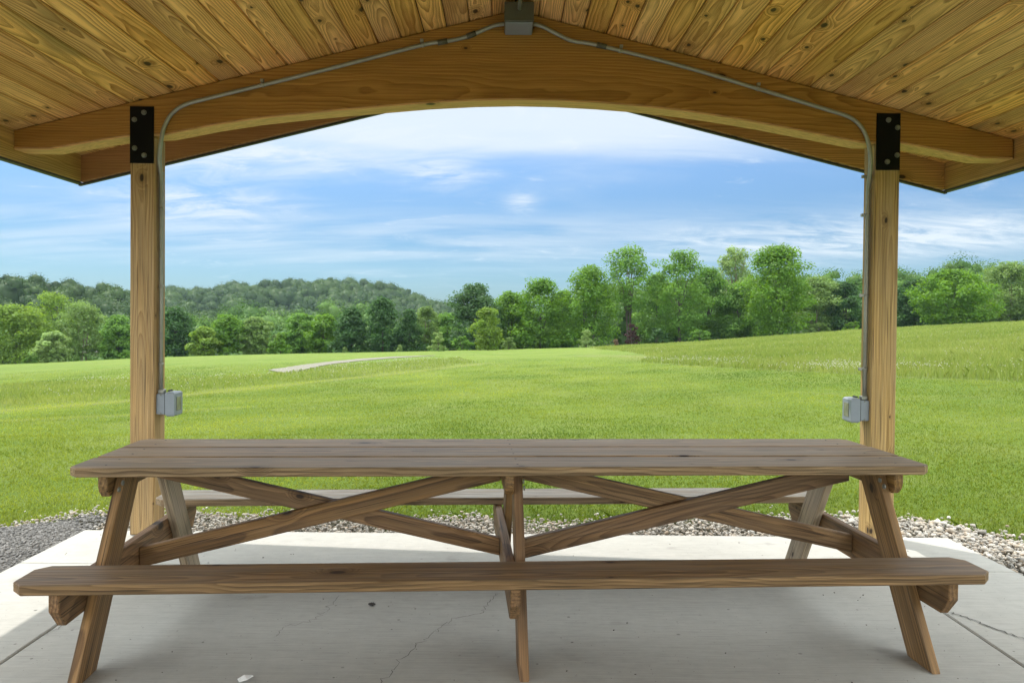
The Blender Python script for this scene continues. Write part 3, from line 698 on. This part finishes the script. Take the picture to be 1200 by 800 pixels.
extra = np.c_[RNG.uniform(-4.6, -2.67, 16000), RNG.uniform(3.2, 5.1, 16000)]
extra = extra[inpoly(extra[:, 0], extra[:, 1], STONE_POLY) & (dseg(extra[:, 0], extra[:, 1], GRAVEL_EDGE) > .05)]
b = np.concatenate([b, extra])
tag(rocks('crushed_stone', np.c_[b, RNG.uniform(-.034, -.024, len(b))], RNG.uniform(.004, .012, len(b)), M['grit']), 'dark grey crushed stone left of the slab', 'gravel', kind='stuff')

q = np.c_[RNG.uniform(-2.6, 2.8, 150), RNG.uniform(2.2, 4.8, 150), np.full(150, .0015)]
M['crumb'] = stonemat('dark_crumbs', [(.02, .016, .012), (.06, .05, .035), (.12, .10, .08)])
tag(rocks('crumbs', q, RNG.uniform(.0015, .005, 150), M['crumb'], .35), 'tiny dark crumbs of bark and soil scattered on the slab', 'debris', kind='stuff')

# ------------------------------------------------------------------ grass
def blades(name, x, y, z, h, wd, mat, lean=.45, rnd=None):
    n = len(x); a = RNG.uniform(0, 2 * np.pi, n); l = np.abs(RNG.normal(0, lean, n)) * h; la = RNG.uniform(0, 2 * np.pi, n)
    dx, dy = np.cos(a) * wd / 2, np.sin(a) * wd / 2
    tx, ty = x + np.cos(la) * l, y + np.sin(la) * l
    mx, my = x + np.cos(la) * l * .3, y + np.sin(la) * l * .3
    V = np.stack([np.c_[x - dx, y - dy, z], np.c_[x + dx, y + dy, z], np.c_[mx + dx * .8, my + dy * .8, z + h * .6], np.c_[tx, ty, z + h], np.c_[mx - dx * .8, my - dy * .8, z + h * .6]], 1).reshape(-1, 3)
    F = np.arange(5 * n).reshape(n, 5)
    r = RNG.uniform(0, 1, n) if rnd is None else rnd
    return npmesh(name, V, F, mat, np.repeat(r, 5), nper=5)
def scatter(n, y0, y1, t0, t1, power=1.6):
    """denser near the camera, inside a wide wedge"""
    k = RNG.uniform(0, 1, n); p = 1 - power + 1e-9
    y = (y0 ** (2 + p - 1) + k * (y1 ** (2 + p - 1) - y0 ** (2 + p - 1))) ** (1 / (2 + p - 1))
    t = RNG.uniform(t0, t1, n); return t * y, y
def sm_noise(x, y, s, seed=0):
    r = np.random.default_rng(seed); v = 0
    for k in range(5):
        a, ph = r.uniform(0, 6.28), r.uniform(0, 6.28); f = s * r.uniform(.6, 1.7)
        v = v + np.sin((x * np.cos(a) + y * np.sin(a)) * f + ph)
    return v / 5 * .5 + .5
x, y = scatter(860000, 3.2, 60, -1.2, 1.2, 1.8)
ok = ~inpoly(x, y, STONE_POLY) & ~inpoly(x, y, RIGHT_MEADOW) & ~((x > -2.7) & (x < 2.85) & (y < 4.9))
ok &= RNG.uniform(0, 1, len(x)) < np.clip((60 - y) / 40, 0, 1)
x, y = x[ok], y[ok]
h = RNG.uniform(.010, .030, len(x)) * (1 + .6 * (sm_noise(x, y, 2.3, 3) - .5)); ed = dseg(x, y, GRAVEL_EDGE)
h *= 1 + 2.4 * np.exp(-(ed / .12) ** 2) * RNG.uniform(0, 1, len(x)); wd = .0030 + .00062 * y; h *= (1 + .008 * y)
rn = np.clip(.55 * RNG.uniform(0, 1, len(x)) + .6 * sm_noise(x, y, 1.1, 5) + .35 * (sm_noise(x, y, 6., 8) - .5) + .9 * (sm_noise(x + .35 * y, .12 * y, .75, 21) - .5) + .55 * np.exp(-(dseg(x, y, [(a + .5, b - .8) for a, b in L1[1:]]) / .35) ** 2) + .35 * np.exp(-(dseg(x, y, [(-9.4, 12.6), (-6.4, 13.8), (-5.2, 15.)]) / .3) ** 2) - .10, 0, 1)
tag(blades('lawn_grass', x, y, terrain(x, y) - .004, h, wd, M['blade'], .9, rn), 'short mown lawn grass in front of the field', 'grass', kind='stuff')
# longer unmown grass: right hill and the strip on the left
x, y = scatter(150000, 12, 131, .05, .95, 1.75)
ok = inpoly(x, y, RIGHT_MEADOW) & (x / y < .85); x, y = x[ok], y[ok]
x2, y2 = scatter(60000, 10, 70, -.95, -.02, 1.6); ok = inpoly(x2, y2, LEFT_MEADOW); x2, y2 = x2[ok], y2[ok]
h = np.concatenate([RNG.uniform(.10, .30, len(x)) * (.65 + .7 * sm_noise(x, y, .7, 4)), RNG.uniform(.05, .16, len(x2))])
X, Yv = np.concatenate([x, x2]), np.concatenate([y, y2]); rn = np.clip(.5 * RNG.uniform(0, 1, len(X)) + .55 * sm_noise(X, Yv, .5, 9), 0, 1)
tag(blades('meadow_grass', X, Yv, terrain(X, Yv) - .02, h, .006 + .0011 * Yv, M['tallblade'], .4, rn), 'taller unmown meadow grass on the right rise and left strip', 'grass', kind='stuff')
# white clover heads along the meadow edge
x, y = scatter(60000, 13, 70, .08, .80, 1.7)
dd_ = dseg(x, y, RIGHT_MEADOW[:7])
ok = inpoly(x, y, RIGHT_MEADOW) & (RNG.uniform(0, 1, len(x)) < (.05 + .6 * np.exp(-((dd_ - 1.2) / 1.6) ** 2)) * np.clip((sm_noise(x, y, .8, 12) - .3) * 2.2, .05, 1)); x, y = x[ok][:3200], y[ok][:3200]
x2, y2 = scatter(20000, 15, 60, -.6, -.05, 1.5); dl = dseg(x2, y2, L2); ok = inpoly(x2, y2, LEFT_MEADOW) & (RNG.uniform(0, 1, len(x2)) < .03 + .16 * np.exp(-(dl / 3.) ** 2)); x2, y2 = x2[ok][:900], y2[ok][:900]
X, Yv = np.concatenate([x, x2]), np.concatenate([y, y2]); hz = RNG.uniform(.08, .24, len(X))
tag(rocks('clover_flowers', np.c_[X, Yv, terrain(X, Yv) + hz], .009 + .00027 * Yv, M['clover'], .7), 'white clover heads scattered in the unmown grass', 'flowers', kind='stuff')

# ------------------------------------------------------------------ trees
def quads(C, Nn, size, asp=.7):
    """diamond leaf sprays at C facing Nn"""
    n = len(C); r = RNG.normal(0, 1, (n, 3)); a = np.cross(Nn, r); a /= np.linalg.norm(a, axis=1)[:, None] + 1e-9; b_ = np.cross(Nn, a)
    s = size[:, None]
    V = np.stack([C - a * s * .5, C + b_ * s * .5 * asp, C + a * s * .5, C - b_ * s * .5 * asp], 1).reshape(-1, 3)
    return V, np.arange(4 * n).reshape(n, 4)
def crown(H, W, kind, dens=1.):
    base = {'round': .05, 'oval': .03, 'cone': .02, 'broadcone': .02, 'airy': .36, 'loose': .10, 'bush': .0}[kind]
    nc = int({'round': 130, 'oval': 120, 'cone': 60, 'broadcone': 120, 'airy': 74, 'loose': 90, 'bush': 38}[kind] * (1 + .02 * H) * dens)
    f = RNG.uniform(0, 1, nc)
    prof = {'round': np.clip(np.sin(np.pi * (f * .86 + .12)), 0, 1) ** .55, 'oval': np.clip(np.sin(np.pi * (f * .80 + .17)), 0, 1) ** .75, 'cone': (1.02 - f) ** .8, 'broadcone': np.clip((1.04 - f) * 1.5, 0, 1) ** .7,
            'airy': np.clip(np.sin(np.pi * (f * .85 + .1)), 0, 1) ** .6, 'loose': np.clip(np.sin(np.pi * (f * .8 + .14)), 0, 1) ** .8, 'bush': np.clip(1.02 - f, 0, 1) ** .4}[kind]
    R = W / 2 * prof * (.60 + .55 * RNG.uniform(0, 1, nc)); rr = np.sqrt(RNG.uniform(.12, 1, nc)) * R * .86
    an = RNG.uniform(0, 2 * np.pi, nc)
    C = np.c_[rr * np.cos(an), rr * np.sin(an), H * (base + (1 - base) * f * .94) ]
    cr = W * (.115 if kind in ('round', 'bush') else .13 if kind != 'airy' else .12) * RNG.uniform(.4, 1.35, nc)
    cr = np.minimum(cr, H * .13)
    C[:, 2] = np.minimum(C[:, 2], H - cr * .6)
    return C, cr
def leaves(C, cr, per, size):
    nl = np.maximum((per * (cr / cr.mean()) ** 2).astype(int), 6); k = np.repeat(np.arange(len(C)), nl); n = len(k)
    d = RNG.normal(0, 1, (n, 3)); d /= np.linalg.norm(d, axis=1)[:, None]
    rad = RNG.uniform(.1, 1, n) ** .5
    P = C[k] + d * (cr[k] * rad)[:, None] * np.array([1.1, 1.1, .72])
    nn = d * .7 + np.array([0, 0, .75]) + RNG.normal(0, .45, (n, 3)); nn /= np.linalg.norm(nn, axis=1)[:, None]
    sz = size * RNG.uniform(.55, 1.35, n)
    V, F = quads(P, nn, sz)
    rn = np.clip(.5 * RNG.uniform(0, 1, n) + .5 * RNG.uniform(0, 1, len(C))[k], 0, 1)
    return V, F, np.repeat(rn, 4)
TREE_GROUP = 'trees along the far edge of the field'
def tree(kind, x, y, z, H, W, label, mat, bark='bark', dens=1., leaf=.34, per=70, name='tree', stems=1, cat='tree', group=TREE_GROUP):
    t = empty(name, (x, y, z - .05)); tag(t, label, cat, group)
    C, cr = crown(H, W, kind, dens)
    V, F, rn = leaves(C, cr, per, leaf)
    npmesh('crown', V, F, LEAF[mat], rn, t)
    tb = MB()
    order = np.argsort(-cr)[: 9 if kind != 'airy' else 16]
    for s in range(stems):
        ox, oy = (0, 0) if stems == 1 else (RNG.uniform(-.16, .16) * W, RNG.uniform(-.1, .1) * W)
        r0 = (.0115 * H + .03) / (1 + .35 * (stems - 1)); top = H * (.74 if kind not in ('round', 'bush') else .58)
        P = [(ox * (.4 + .6 * q) + RNG.normal(0, .012 * H) * q, oy + RNG.normal(0, .012 * H) * q, -.3 + (top + .3) * q) for q in np.linspace(0, 1, 6)]
        tb.tube(P, [r0 * (1.25 if i == 0 else 1 - .15 * i) for i in range(6)], 7)
        for c_ in C[order][s::stems]:
            q = min(.85, max(.22, c_[2] / H * .55)); base = Vector(P[0]).lerp(Vector(P[5]), q)
            mid = base.lerp(Vector(c_), .5) + Vector((0, 0, .05 * H))
            tb.tube([base, mid, c_], [r0 * .5, r0 * .32, r0 * .12], 5)
    tb.build('trunk', M[bark], t)
    return t
TREES = [
('round',-89.3,140,-7.79,11.0,14.3,'spreading tree with a dark forked trunk at the far left edge of the field','yellow',1),
('airy',-92.7,158,-8.68,14.8,8.8,'tall yellow-green tree on thin bare trunks, rising behind the small pale round tree','yellow',3),
('oval',-74.7,127,-6.56,5.3,4.8,'small pale round tree standing alone at the field edge, leftmost of the young trees','pale',1),
('loose',-80.3,146,-7.57,11.8,9.4,'loose olive-grey tree with several thin trunks between the pale round tree and the left post','olive',4),
('oval',-72.8,144,-7.10,8.8,5.1,'slim mid-green tree just left of the left post','mid',2),
('oval',-61.1,142,-6.45,9.5,7.3,'dense dark tree just right of the left post','dark',1),
('oval',-53.4,136,-5.85,5.4,5.1,'short yellow-green tree with a dark stem, second tree right of the left post','yellow',1),
('loose',-50.7,140,-5.98,7.8,5.9,'tall light green tree with a straight dark trunk, third right of the left post','bright',1),
('round',-46.1,142,-5.94,7.2,6.9,'rounded grey-green tree behind and left of the bright pointed young tree','olive',1),
('cone',-37.4,128,-4.88,3.6,4.3,'bright green pointed young tree in front of the wood, left of the gravel path','bright',1),
('round',-39.0,146,-5.96,8.1,6.5,'bushy mid-green tree directly behind the far bend of the gravel path','mid',1),
('oval',-33.9,144,-5.69,7.6,6.4,'pale green upright tree left of the two dark trees','bright',1),
('broadcone',-28.0,140,-5.28,8.7,6.5,'dark green broad tree, smaller of the two dark trees beyond the path','dark',1),
('broadcone',-22.0,138,-4.98,10.2,7.1,'darkest and tallest dark green tree standing beyond the gravel path','dark',1),
('broadcone',-17.2,138,-4.85,7.8,4.6,'low dark green tree at the right foot of the tallest dark tree','dark',1),
('loose',-14.7,142,-5.00,8.8,4.4,'slender grey-green tree with a bare dark trunk behind the willowy bush','olive',1),
('round',-12.1,160,-5.93,8.5,7.1,'hazy mid-green tree behind the willowy bush','mid',1),
('round',-5.6,141,-4.65,12.7,8.5,'tall blue-green two-lobed tree at the left end of the high tree line','blue',1),
('round',1.2,146,-4.70,11.6,7.8,'yellowish tree filling the gap right of the blue-green two-lobed tree','bright',1),
('oval',6.5,141,-4.23,13.5,8.8,'tall leafy tree with pale leaf tips, second in the high tree line','bright',1),
('oval',11.2,150,-4.54,11.9,7.7,'plain green tree behind the leafy tree with pale tips','mid',1),
('oval',15.4,140,-3.84,15.3,10.3,'broad tall tree with airy pale top above the light green shrub','bright',2),
('airy',23.0,142,-3.50,19.0,9.2,'tallest open-crowned tree on a tall forked trunk above the maroon shrub','mid',2),
('oval',29.5,150,-3.51,14.3,8.3,'shaded green tree right of the open-crowned tree','mid',1),
('loose',32.2,141,-2.86,17.4,9.1,'ragged ivy-wrapped tall tree between the open-crowned tree and the great maple','mid',2),
('oval',39.3,148,-2.72,14.8,7.9,'plain mid-green tree left of the thin feathery tree','mid',1),
('airy',45.4,152,-2.43,18.6,7.4,'thin feathery pale tree rising just left of the great round maple','pale',1),
('oval',44.0,144,-2.09,10.8,8.3,'shadowy green tree under the thin feathery tree','mid',1),
('round',48.3,136,-1.29,16.6,13.3,'great round maple with bright dense crown, right of the thin feathery tree','bright',1),
('round',60.8,150,-0.97,11.4,9.3,'olive green tree right of the great round maple','olive',1),
('oval',65.6,148,-0.45,9.5,7.9,'dark green tree just left of the right post conduit','dark',1),
('round',79.8,150,0.40,9.7,8.3,'shaded tree just right of the right post','dark',1),
('round',78.1,134,0.95,9.8,15.2,'bright green wide-crowned tree standing alone on the right hill','bright',1),
('round',102.7,156,1.41,12.5,16.6,'pale green tall tree at the right edge behind the wide-crowned tree','olive',1),
]
for k, x, y, z, H, W, l, m_, st in TREES:
    big = max(1., W / 9.)
    W *= 1.05 if W > 12 else 1.3
    tree(k, x, y, z, H, W, l, m_, 'barkpale' if m_ in ('olive', 'pale') else 'bark', big ** .8, .42 if W > 6 else .30, 72 if k != 'airy' else 50, stems=st)
SHRUBS = [
('bush',-10.4,120,-3.88,3.2,3.5,'pale willowy bush with a dry brown base standing in the mown field beside the path','pale','shrub'),
('round',-2.7,122,-3.70,7.0,6.2,'bright yellow-green young tree in front of the blue-green tree','yellow','tree'),
('bush',20.8,126,-2.85,3.7,3.4,'dark maroon leaved shrub at the foot of the open-crowned tree','maroon','shrub'),
('bush',13.3,126,-3.26,3.0,3.6,'light green rounded shrub in front of the broad tall tree','pale','shrub'),
('bush',18.2,126,-3.01,1.2,1.3,'small tan dry shrub at the left of the maroon shrub','tan','shrub'),
('bush',25.3,128,-2.65,2.8,5.4,'dark green low shrub right of the maroon shrub','dark','shrub'),
('bush',.6,129,-3.81,2.2,3.6,'grey-green low shrub right of the bright yellow-green young tree','olive','shrub'),
('bush',-7.6,131,-4.15,2.5,6.2,'long low green shrub under the blue-green two-lobed tree','mid','shrub'),
('bush',33.2,131,-2.29,2.3,7.6,'low green thicket at the foot of the ivy-wrapped tree','mid','shrub'),
('bush',53.5,131,-.57,1.8,6.4,'low thicket of pale leaves right of the great maple trunk','olive','shrub'),
('bush',59.4,131,-.08,1.6,5.0,'low green shrub left of the right post on the rise','bright','shrub'),
('bush',-26.7,128,-4.58,1.0,1.3,'tiny round grey-green shrub before the smaller dark tree','olive','shrub'),
('bush',-17.6,128,-4.33,1.2,1.3,'tiny round pale shrub before the low dark tree','pale','shrub'),
('bush',-82.,133,-7.2,2.2,4.,'low brushy shrub right of the spreading far left tree','mid','shrub'),
('bush',-66.,134,-6.4,1.8,4.,'low green shrub left of the left post','mid','shrub'),
]
for k, x, y, z, H, W, l, m_, c_ in SHRUBS:
    tree(k, x, y, z, H, W, l, m_, 'bark', 1., .20 if W < 4.5 else .28, 60, 'shrub' if c_ == 'shrub' else 'tree', cat=c_, group='shrubs at the field edge' if c_ == 'shrub' else TREE_GROUP)

# a house roof glimpsed between the trunks on the far left
hs = empty('house', (-92., 172, -10.2)); tag(hs, 'small house with a pale roof glimpsed between the trunks at the far left', 'house')
b = MB(); b.box(-1.5, 1.5, -2., 2., 0, 4.4); b.build('wall', M['housewall'], hs)
b = MB(); mt = Matrix(((0, 0, 1, 0), (1, 0, 0, 0), (0, 1, 0, 0), (0, 0, 0, 1))); b.prism([(-2.2, 4.45), (2.2, 4.45), (0, 5.2)], -1.7, 1.7, mt, .02); b.build('roof', M['houseroof'], hs)

# ------------------------------------------------------------------ wooded hills
def hillside(name, R, ridge, depth, zbase, behind=150):
    T = np.array([r[0] for r in ridge]); Z = np.array([r[1] for r in ridge])
    ts = np.linspace(T[0], T[-1], 160); zr = np.interp(ts, T, Z); fs = np.linspace(0, 1, 14); bs = np.linspace(0, 1, 5)[1:]
    rows = []
    for f in fs: rows.append(np.c_[ts * (R - depth * (1 - f)), np.full(160, R - depth * (1 - f)), zbase + (zr - zbase) * np.sin(f * np.pi / 2) ** 1.15])
    for f in bs: rows.append(np.c_[ts * (R + behind * f), np.full(160, R + behind * f), zr - (zr - zbase) * f ** 1.5])
    V = np.concatenate(rows); n = len(rows); idx = np.arange(n * 160).reshape(n, 160)
    F = np.stack([idx[:-1, :-1], idx[:-1, 1:], idx[1:, 1:], idx[1:, :-1]], -1).reshape(-1, 4)
    tag(npmesh(name, V, F, M['hillfloor'], smooth=True), kind='structure')
    return lambda t, f: (t * (R - depth * (1 - f)), R - depth * (1 - f), zbase + (np.interp(t, T, Z) - zbase) * math.sin(f * math.pi / 2) ** 1.15)
def wood_on(surf, n, t0, t1, dia, per, leaf, tall=1., core=.55):
    """n tree tops on a slope: each a dome of leaf sprays with two or three side lobes"""
    Cs, Rs, ks = [], [], []
    for i in range(n):
        t = random.uniform(t0, t1); f = random.random() ** .8
        x, y, z = surf(t, f); r = dia / 2 * random.choice((.55, .75, .9, 1., 1., 1.2, 1.35))
        up = random.uniform(.2, .9) * r * tall
        Cs.append((x, y, z + up)); Rs.append(r); ks.append(i)
        for j in range(3):
            a = random.uniform(0, 6.28); Cs.append((x + math.cos(a) * r * .6, y + math.sin(a) * r * .6, z + up + r * random.uniform(-.1, .6))); Rs.append(r * random.uniform(.4, .6)); ks.append(i)
    C, cr, ks = np.array(Cs), np.array(Rs), np.array(ks)
    nl = np.maximum((per * (cr / cr.max()) ** 2).astype(int), 10); k = np.repeat(np.arange(len(C)), nl); m_ = len(k)
    d = RNG.normal(0, 1, (m_, 3)); d[:, 2] = np.abs(d[:, 2]) * 1.1 - .25; d /= np.linalg.norm(d, axis=1)[:, None]
    P = C[k] + d * (cr[k] * RNG.uniform(.74, 1.06, m_))[:, None] * np.array([1., 1., 1.05])
    nn = d + RNG.normal(0, .14, (m_, 3)); nn /= np.linalg.norm(nn, axis=1)[:, None]
    V, F = quads(P, nn, leaf * RNG.uniform(.6, 1.3, m_), .85)
    nu, nv = 8, 4
    th_, ph_ = np.meshgrid(np.arange(nu) * 2 * np.pi / nu, np.linspace(-.35, 1.5, nv + 1))
    S_ = np.stack([np.cos(th_) * np.cos(ph_), np.sin(th_) * np.cos(ph_), np.sin(ph_)], -1).reshape(-1, 3)
    q_ = np.array([(a * nu + b_, a * nu + (b_ + 1) % nu, (a + 1) * nu + (b_ + 1) % nu, (a + 1) * nu + b_) for a in range(nv) for b_ in range(nu)])
    DV = C[:, None, :] + S_[None] * cr[:, None, None] * core * RNG.uniform(.9, 1.1, (len(C), len(S_), 1))
    DF = q_[None] + (np.arange(len(C)) * len(S_))[:, None, None] + len(V)
    V = np.concatenate([V, DV.reshape(-1, 3)]); F = np.concatenate([F, DF.reshape(-1, 4)])
    tr = RNG.uniform(0, 1, n)
    rn = np.clip(.2 * RNG.uniform(0, 1, m_) + .9 * tr[ks[k]] - .05, 0, 1)
    return V, F, np.concatenate([np.repeat(rn, 4), np.repeat(np.clip(.1 + .85 * tr[ks], 0, 1), len(S_))])
FAR = [(-.935, 31.3), (-.491, 27.6), (-.447, 33.0), (-.38, 34.3), (-.325, 35.5), (-.291, 36.6), (-.214, 40.5), (-.18, 39.1), (-.147, 34.3), (-.114, 26.9), (-.086, 20.3), (-.058, 16.3), (.009, 10.9), (.12, 9.1), (.342, 14.9), (.897, 27.2)]
NEARL = [(-.935, 29.5), (-.769, 27.9), (-.658, 23.6), (-.625, 22.8), (-.591, 20.2), (-.558, 18.0), (-.536, 17.1), (-.491, 14.0), (-.447, 8.6), (-.402, 5.0), (-.325, .7), (-.213, -2.6)]
MIDW = [(-.9, -4.), (-.547, -.3), (-.491, 2.7), (-.447, 3.3), (-.402, 4.1), (-.347, 5.5), (-.28, 6.2), (-.214, 5.6), (-.158, 3.9), (-.08, .5), (-.013, -.4)]
RIGHTW = [(-.036, -.5), (.053, 4.5), (.119, 9.9), (.186, 12.8), (.252, 14.2), (.397, 15.9), (.452, 16.3), (.519, 17.7), (.563, 19.2), (.618, 19.8), (.652, 19.1), (.785, 17.8), (1.007, 15.1)]
drop = lambda P, d: [(t, z - d) for t, z in P]
def forest(name, label, *parts, mat='forest'):
    Vs, Fs, Rn, o = [], [], [], 0
    for V, F, r in parts: Vs.append(V); Fs.append(F + o); Rn.append(r); o += len(V)
    ob = npmesh(name, np.concatenate(Vs), np.concatenate(Fs), LEAF[mat], np.concatenate(Rn)); tag(ob, label, 'woodland', kind='stuff')
s1 = hillside('far_hill', 760, drop(FAR, 17.), 330, -24)
forest('far_woodland', 'hazy wooded ridge far behind the field', wood_on(s1, 1050, -.62, .12, 15., 280, 1.15, core=.78))
s2 = hillside('left_hill', 420, drop(NEARL, 11.), 190, -20)
forest('left_woodland', 'wooded slope on the left behind the field trees', wood_on(s2, 430, -.9, -.25, 11.5, 280, .85, core=.72))
s3 = hillside('valley_slope', 230, drop(MIDW, 8.), 70, -14, 90)
forest('valley_woodland', 'green wood in the dip behind the path', wood_on(s3, 320, -.9, -.01, 8.5, 300, .5), mat='wood')
RIGHTN = [(t, 1.365 + (z - 1.365) * 185 / 240) for t, z in RIGHTW]
s4 = hillside('right_hill', 185, drop(RIGHTN, 6.), 30, -5, 90)
forest('right_woodland', 'wood closing the view behind the right hand tree line', wood_on(s4, 400, -.03, .95, 7., 320, .42), mat='wood')

# ------------------------------------------------------------------ air
b = MB(); b.box(-1300, 1300, -280, 1350, -40, 90, 1.)
hz = b.build('haze', bpy.data.materials.new('thin_air'))
hm = hz.data.materials[0]; hm.use_nodes = True; t = hm.node_tree; t.nodes.clear()
o = t.nodes.new('ShaderNodeOutputMaterial'); v = t.nodes.new('ShaderNodeVolumePrincipled')
v.inputs['Density'].default_value = .00008; v.inputs['Color'].default_value = (.62, .80, 1., 1); v.inputs['Anisotropy'].default_value = .0
t.links.new(v.outputs[0], o.inputs['Volume']); tag(hz, kind='stuff')

# ------------------------------------------------------------------ sky, sun, camera
SUNV = Vector((-.42, .40, 1.)).normalized()
SKYTINT, SKYS = (.255, .385, .53), .10
W = bpy.data.worlds.new('World'); SC.world = W; W.use_nodes = True
class GW(G):
    def __init__(s, w): s.t = w.node_tree; s.t.nodes.clear()
g = GW(W)
sky = g.n('ShaderNodeTexSky', sky_type='NISHITA'); sky.sun_disc = False
sky.sun_elevation = math.asin(SUNV.z); sky.sun_rotation = math.atan2(SUNV.x, SUNV.y); sky.air_density = 1.; sky.dust_density = .6; sky.ozone_density = 1.6
d = g.n('ShaderNodeTexCoord').outputs['Generated']; ds = g.sep(d)
zz = g.m('MAXIMUM', ds[2], .0)
q = g.m('DIVIDE', 1., g.m('ADD', zz, .16))
cp = g.xyz(g.m('MULTIPLY', ds[0], q), g.m('MULTIPLY', ds[1], q), 0)
n1 = g.noise(g.vm('MULTIPLY', cp, (.6, 1.5, 1.)), 1.0, 8., .58, .5)
n3 = g.noise(g.vm('MULTIPLY', cp, (.8, 3.0, 1.)), 1.5, 6., .55, .4)
n4 = g.noise(g.vm('MULTIPLY', cp, (2.0, 3.6, 1.)), 1.5, 9., .68, .8)
# thick cirrus overhead, thinning to blue in front; unseen cloud behind added as fill
up = g.m('MAXIMUM', g.mr(zz, .150, .26), g.mr(ds[1], .2, -.5))
cl = g.mr(g.m('ADD', n1, g.m('MULTIPLY', up, .55)), .52, 1.02)
band = g.m('MULTIPLY', g.m('MULTIPLY', g.mr(zz, .05, .085), g.m('SUBTRACT', 1., g.mr(zz, .105, .16))), g.mr(n3, .25, .72))
wisp = g.m('MULTIPLY', g.mr(n4, .56, .78), .45)
def puff(ax, el, wx, wz):
    a = g.m('DIVIDE', g.m('SUBTRACT', ds[0], ax), wx); b_ = g.m('DIVIDE', g.m('SUBTRACT', ds[2], el), wz)
    r = g.m('ADD', g.m('MULTIPLY', a, a), g.m('MULTIPLY', b_, b_))
    return g.m('MULTIPLY', g.m('POWER', 2.718, g.m('MULTIPLY', r, -1.)), g.mr(n4, .34, .62))
pf = puff(-.37, .135, .09, .025)
for a_ in ((-.085, .185, .05, .02), (.02, .150, .02, .012), (-.32, .19, .12, .02), (.42, .10, .2, .02)): pf = g.m('ADD', pf, puff(*a_))
cov = g.m('ADD', g.m('MULTIPLY', cl, .9), g.m('ADD', g.m('MULTIPLY', band, .5), g.m('ADD', wisp, g.m('MULTIPLY', pf, .75))))
cov = g.m('MULTIPLY', g.m('MINIMUM', cov, .95), g.mr(zz, .01, .07))
skyc = g.mix(1., sky.outputs[0], g.mix(g.mr(zz, .08, .30), SKYTINT, (.58, .69, .81)), 'MULTIPLY')
bright = g.m('MAXIMUM', g.mr(zz, .30, .60), g.mr(ds[1], .25, -.35))  # out-of-view cloud overhead and behind brightened to fill the shade under the roof
col = g.mix(cov, skyc, g.mix(bright, (3.9, 4.3, 4.7), (16.0, 16.8, 16.6)))
bg = g.n('ShaderNodeBackground'); g.put(bg.inputs[0], col); bg.inputs[1].default_value = SKYS
ow = g.n('ShaderNodeOutputWorld'); g.t.links.new(bg.outputs[0], ow.inputs[0])

sl = bpy.data.lights.new('sun', 'SUN'); sl.energy = 2.05; sl.angle = math.radians(.55); sl.color = (1., .95, .87)
so = bpy.data.objects.new('sun', sl); COL.objects.link(so); so.rotation_euler = (-SUNV).to_track_quat('-Z', 'Y').to_euler(); so.location = (-6, 6, 12)

cam = bpy.data.cameras.new('camera'); co = bpy.data.objects.new('camera', cam); COL.objects.link(co); SC.camera = co
cam.sensor_width = 36; cam.lens = 27.; cam.clip_start = .05; cam.clip_end = 6000
cam.shift_x = 8 / 1200.; cam.shift_y = -12.7 / 1200.
co.location = (0, 0, 1.365)
pt_ = math.radians(.9); fwd = Vector((0, math.cos(pt_), -math.sin(pt_)))
co.rotation_euler = (Matrix.Rotation(-.0092, 4, fwd) @ fwd.to_track_quat('-Z', 'Y').to_matrix().to_4x4()).to_euler()
SC.view_settings.view_transform = 'Standard'; SC.view_settings.look = 'None'; SC.view_settings.gamma = 1.; SC.view_settings.exposure = 1.1
SC.cycles.use_denoising = True; SC.cycles.max_bounces = 8; SC.cycles.diffuse_bounces = 5; SC.cycles.volume_bounces = 1
SC.cycles.sample_clamp_indirect = 8.
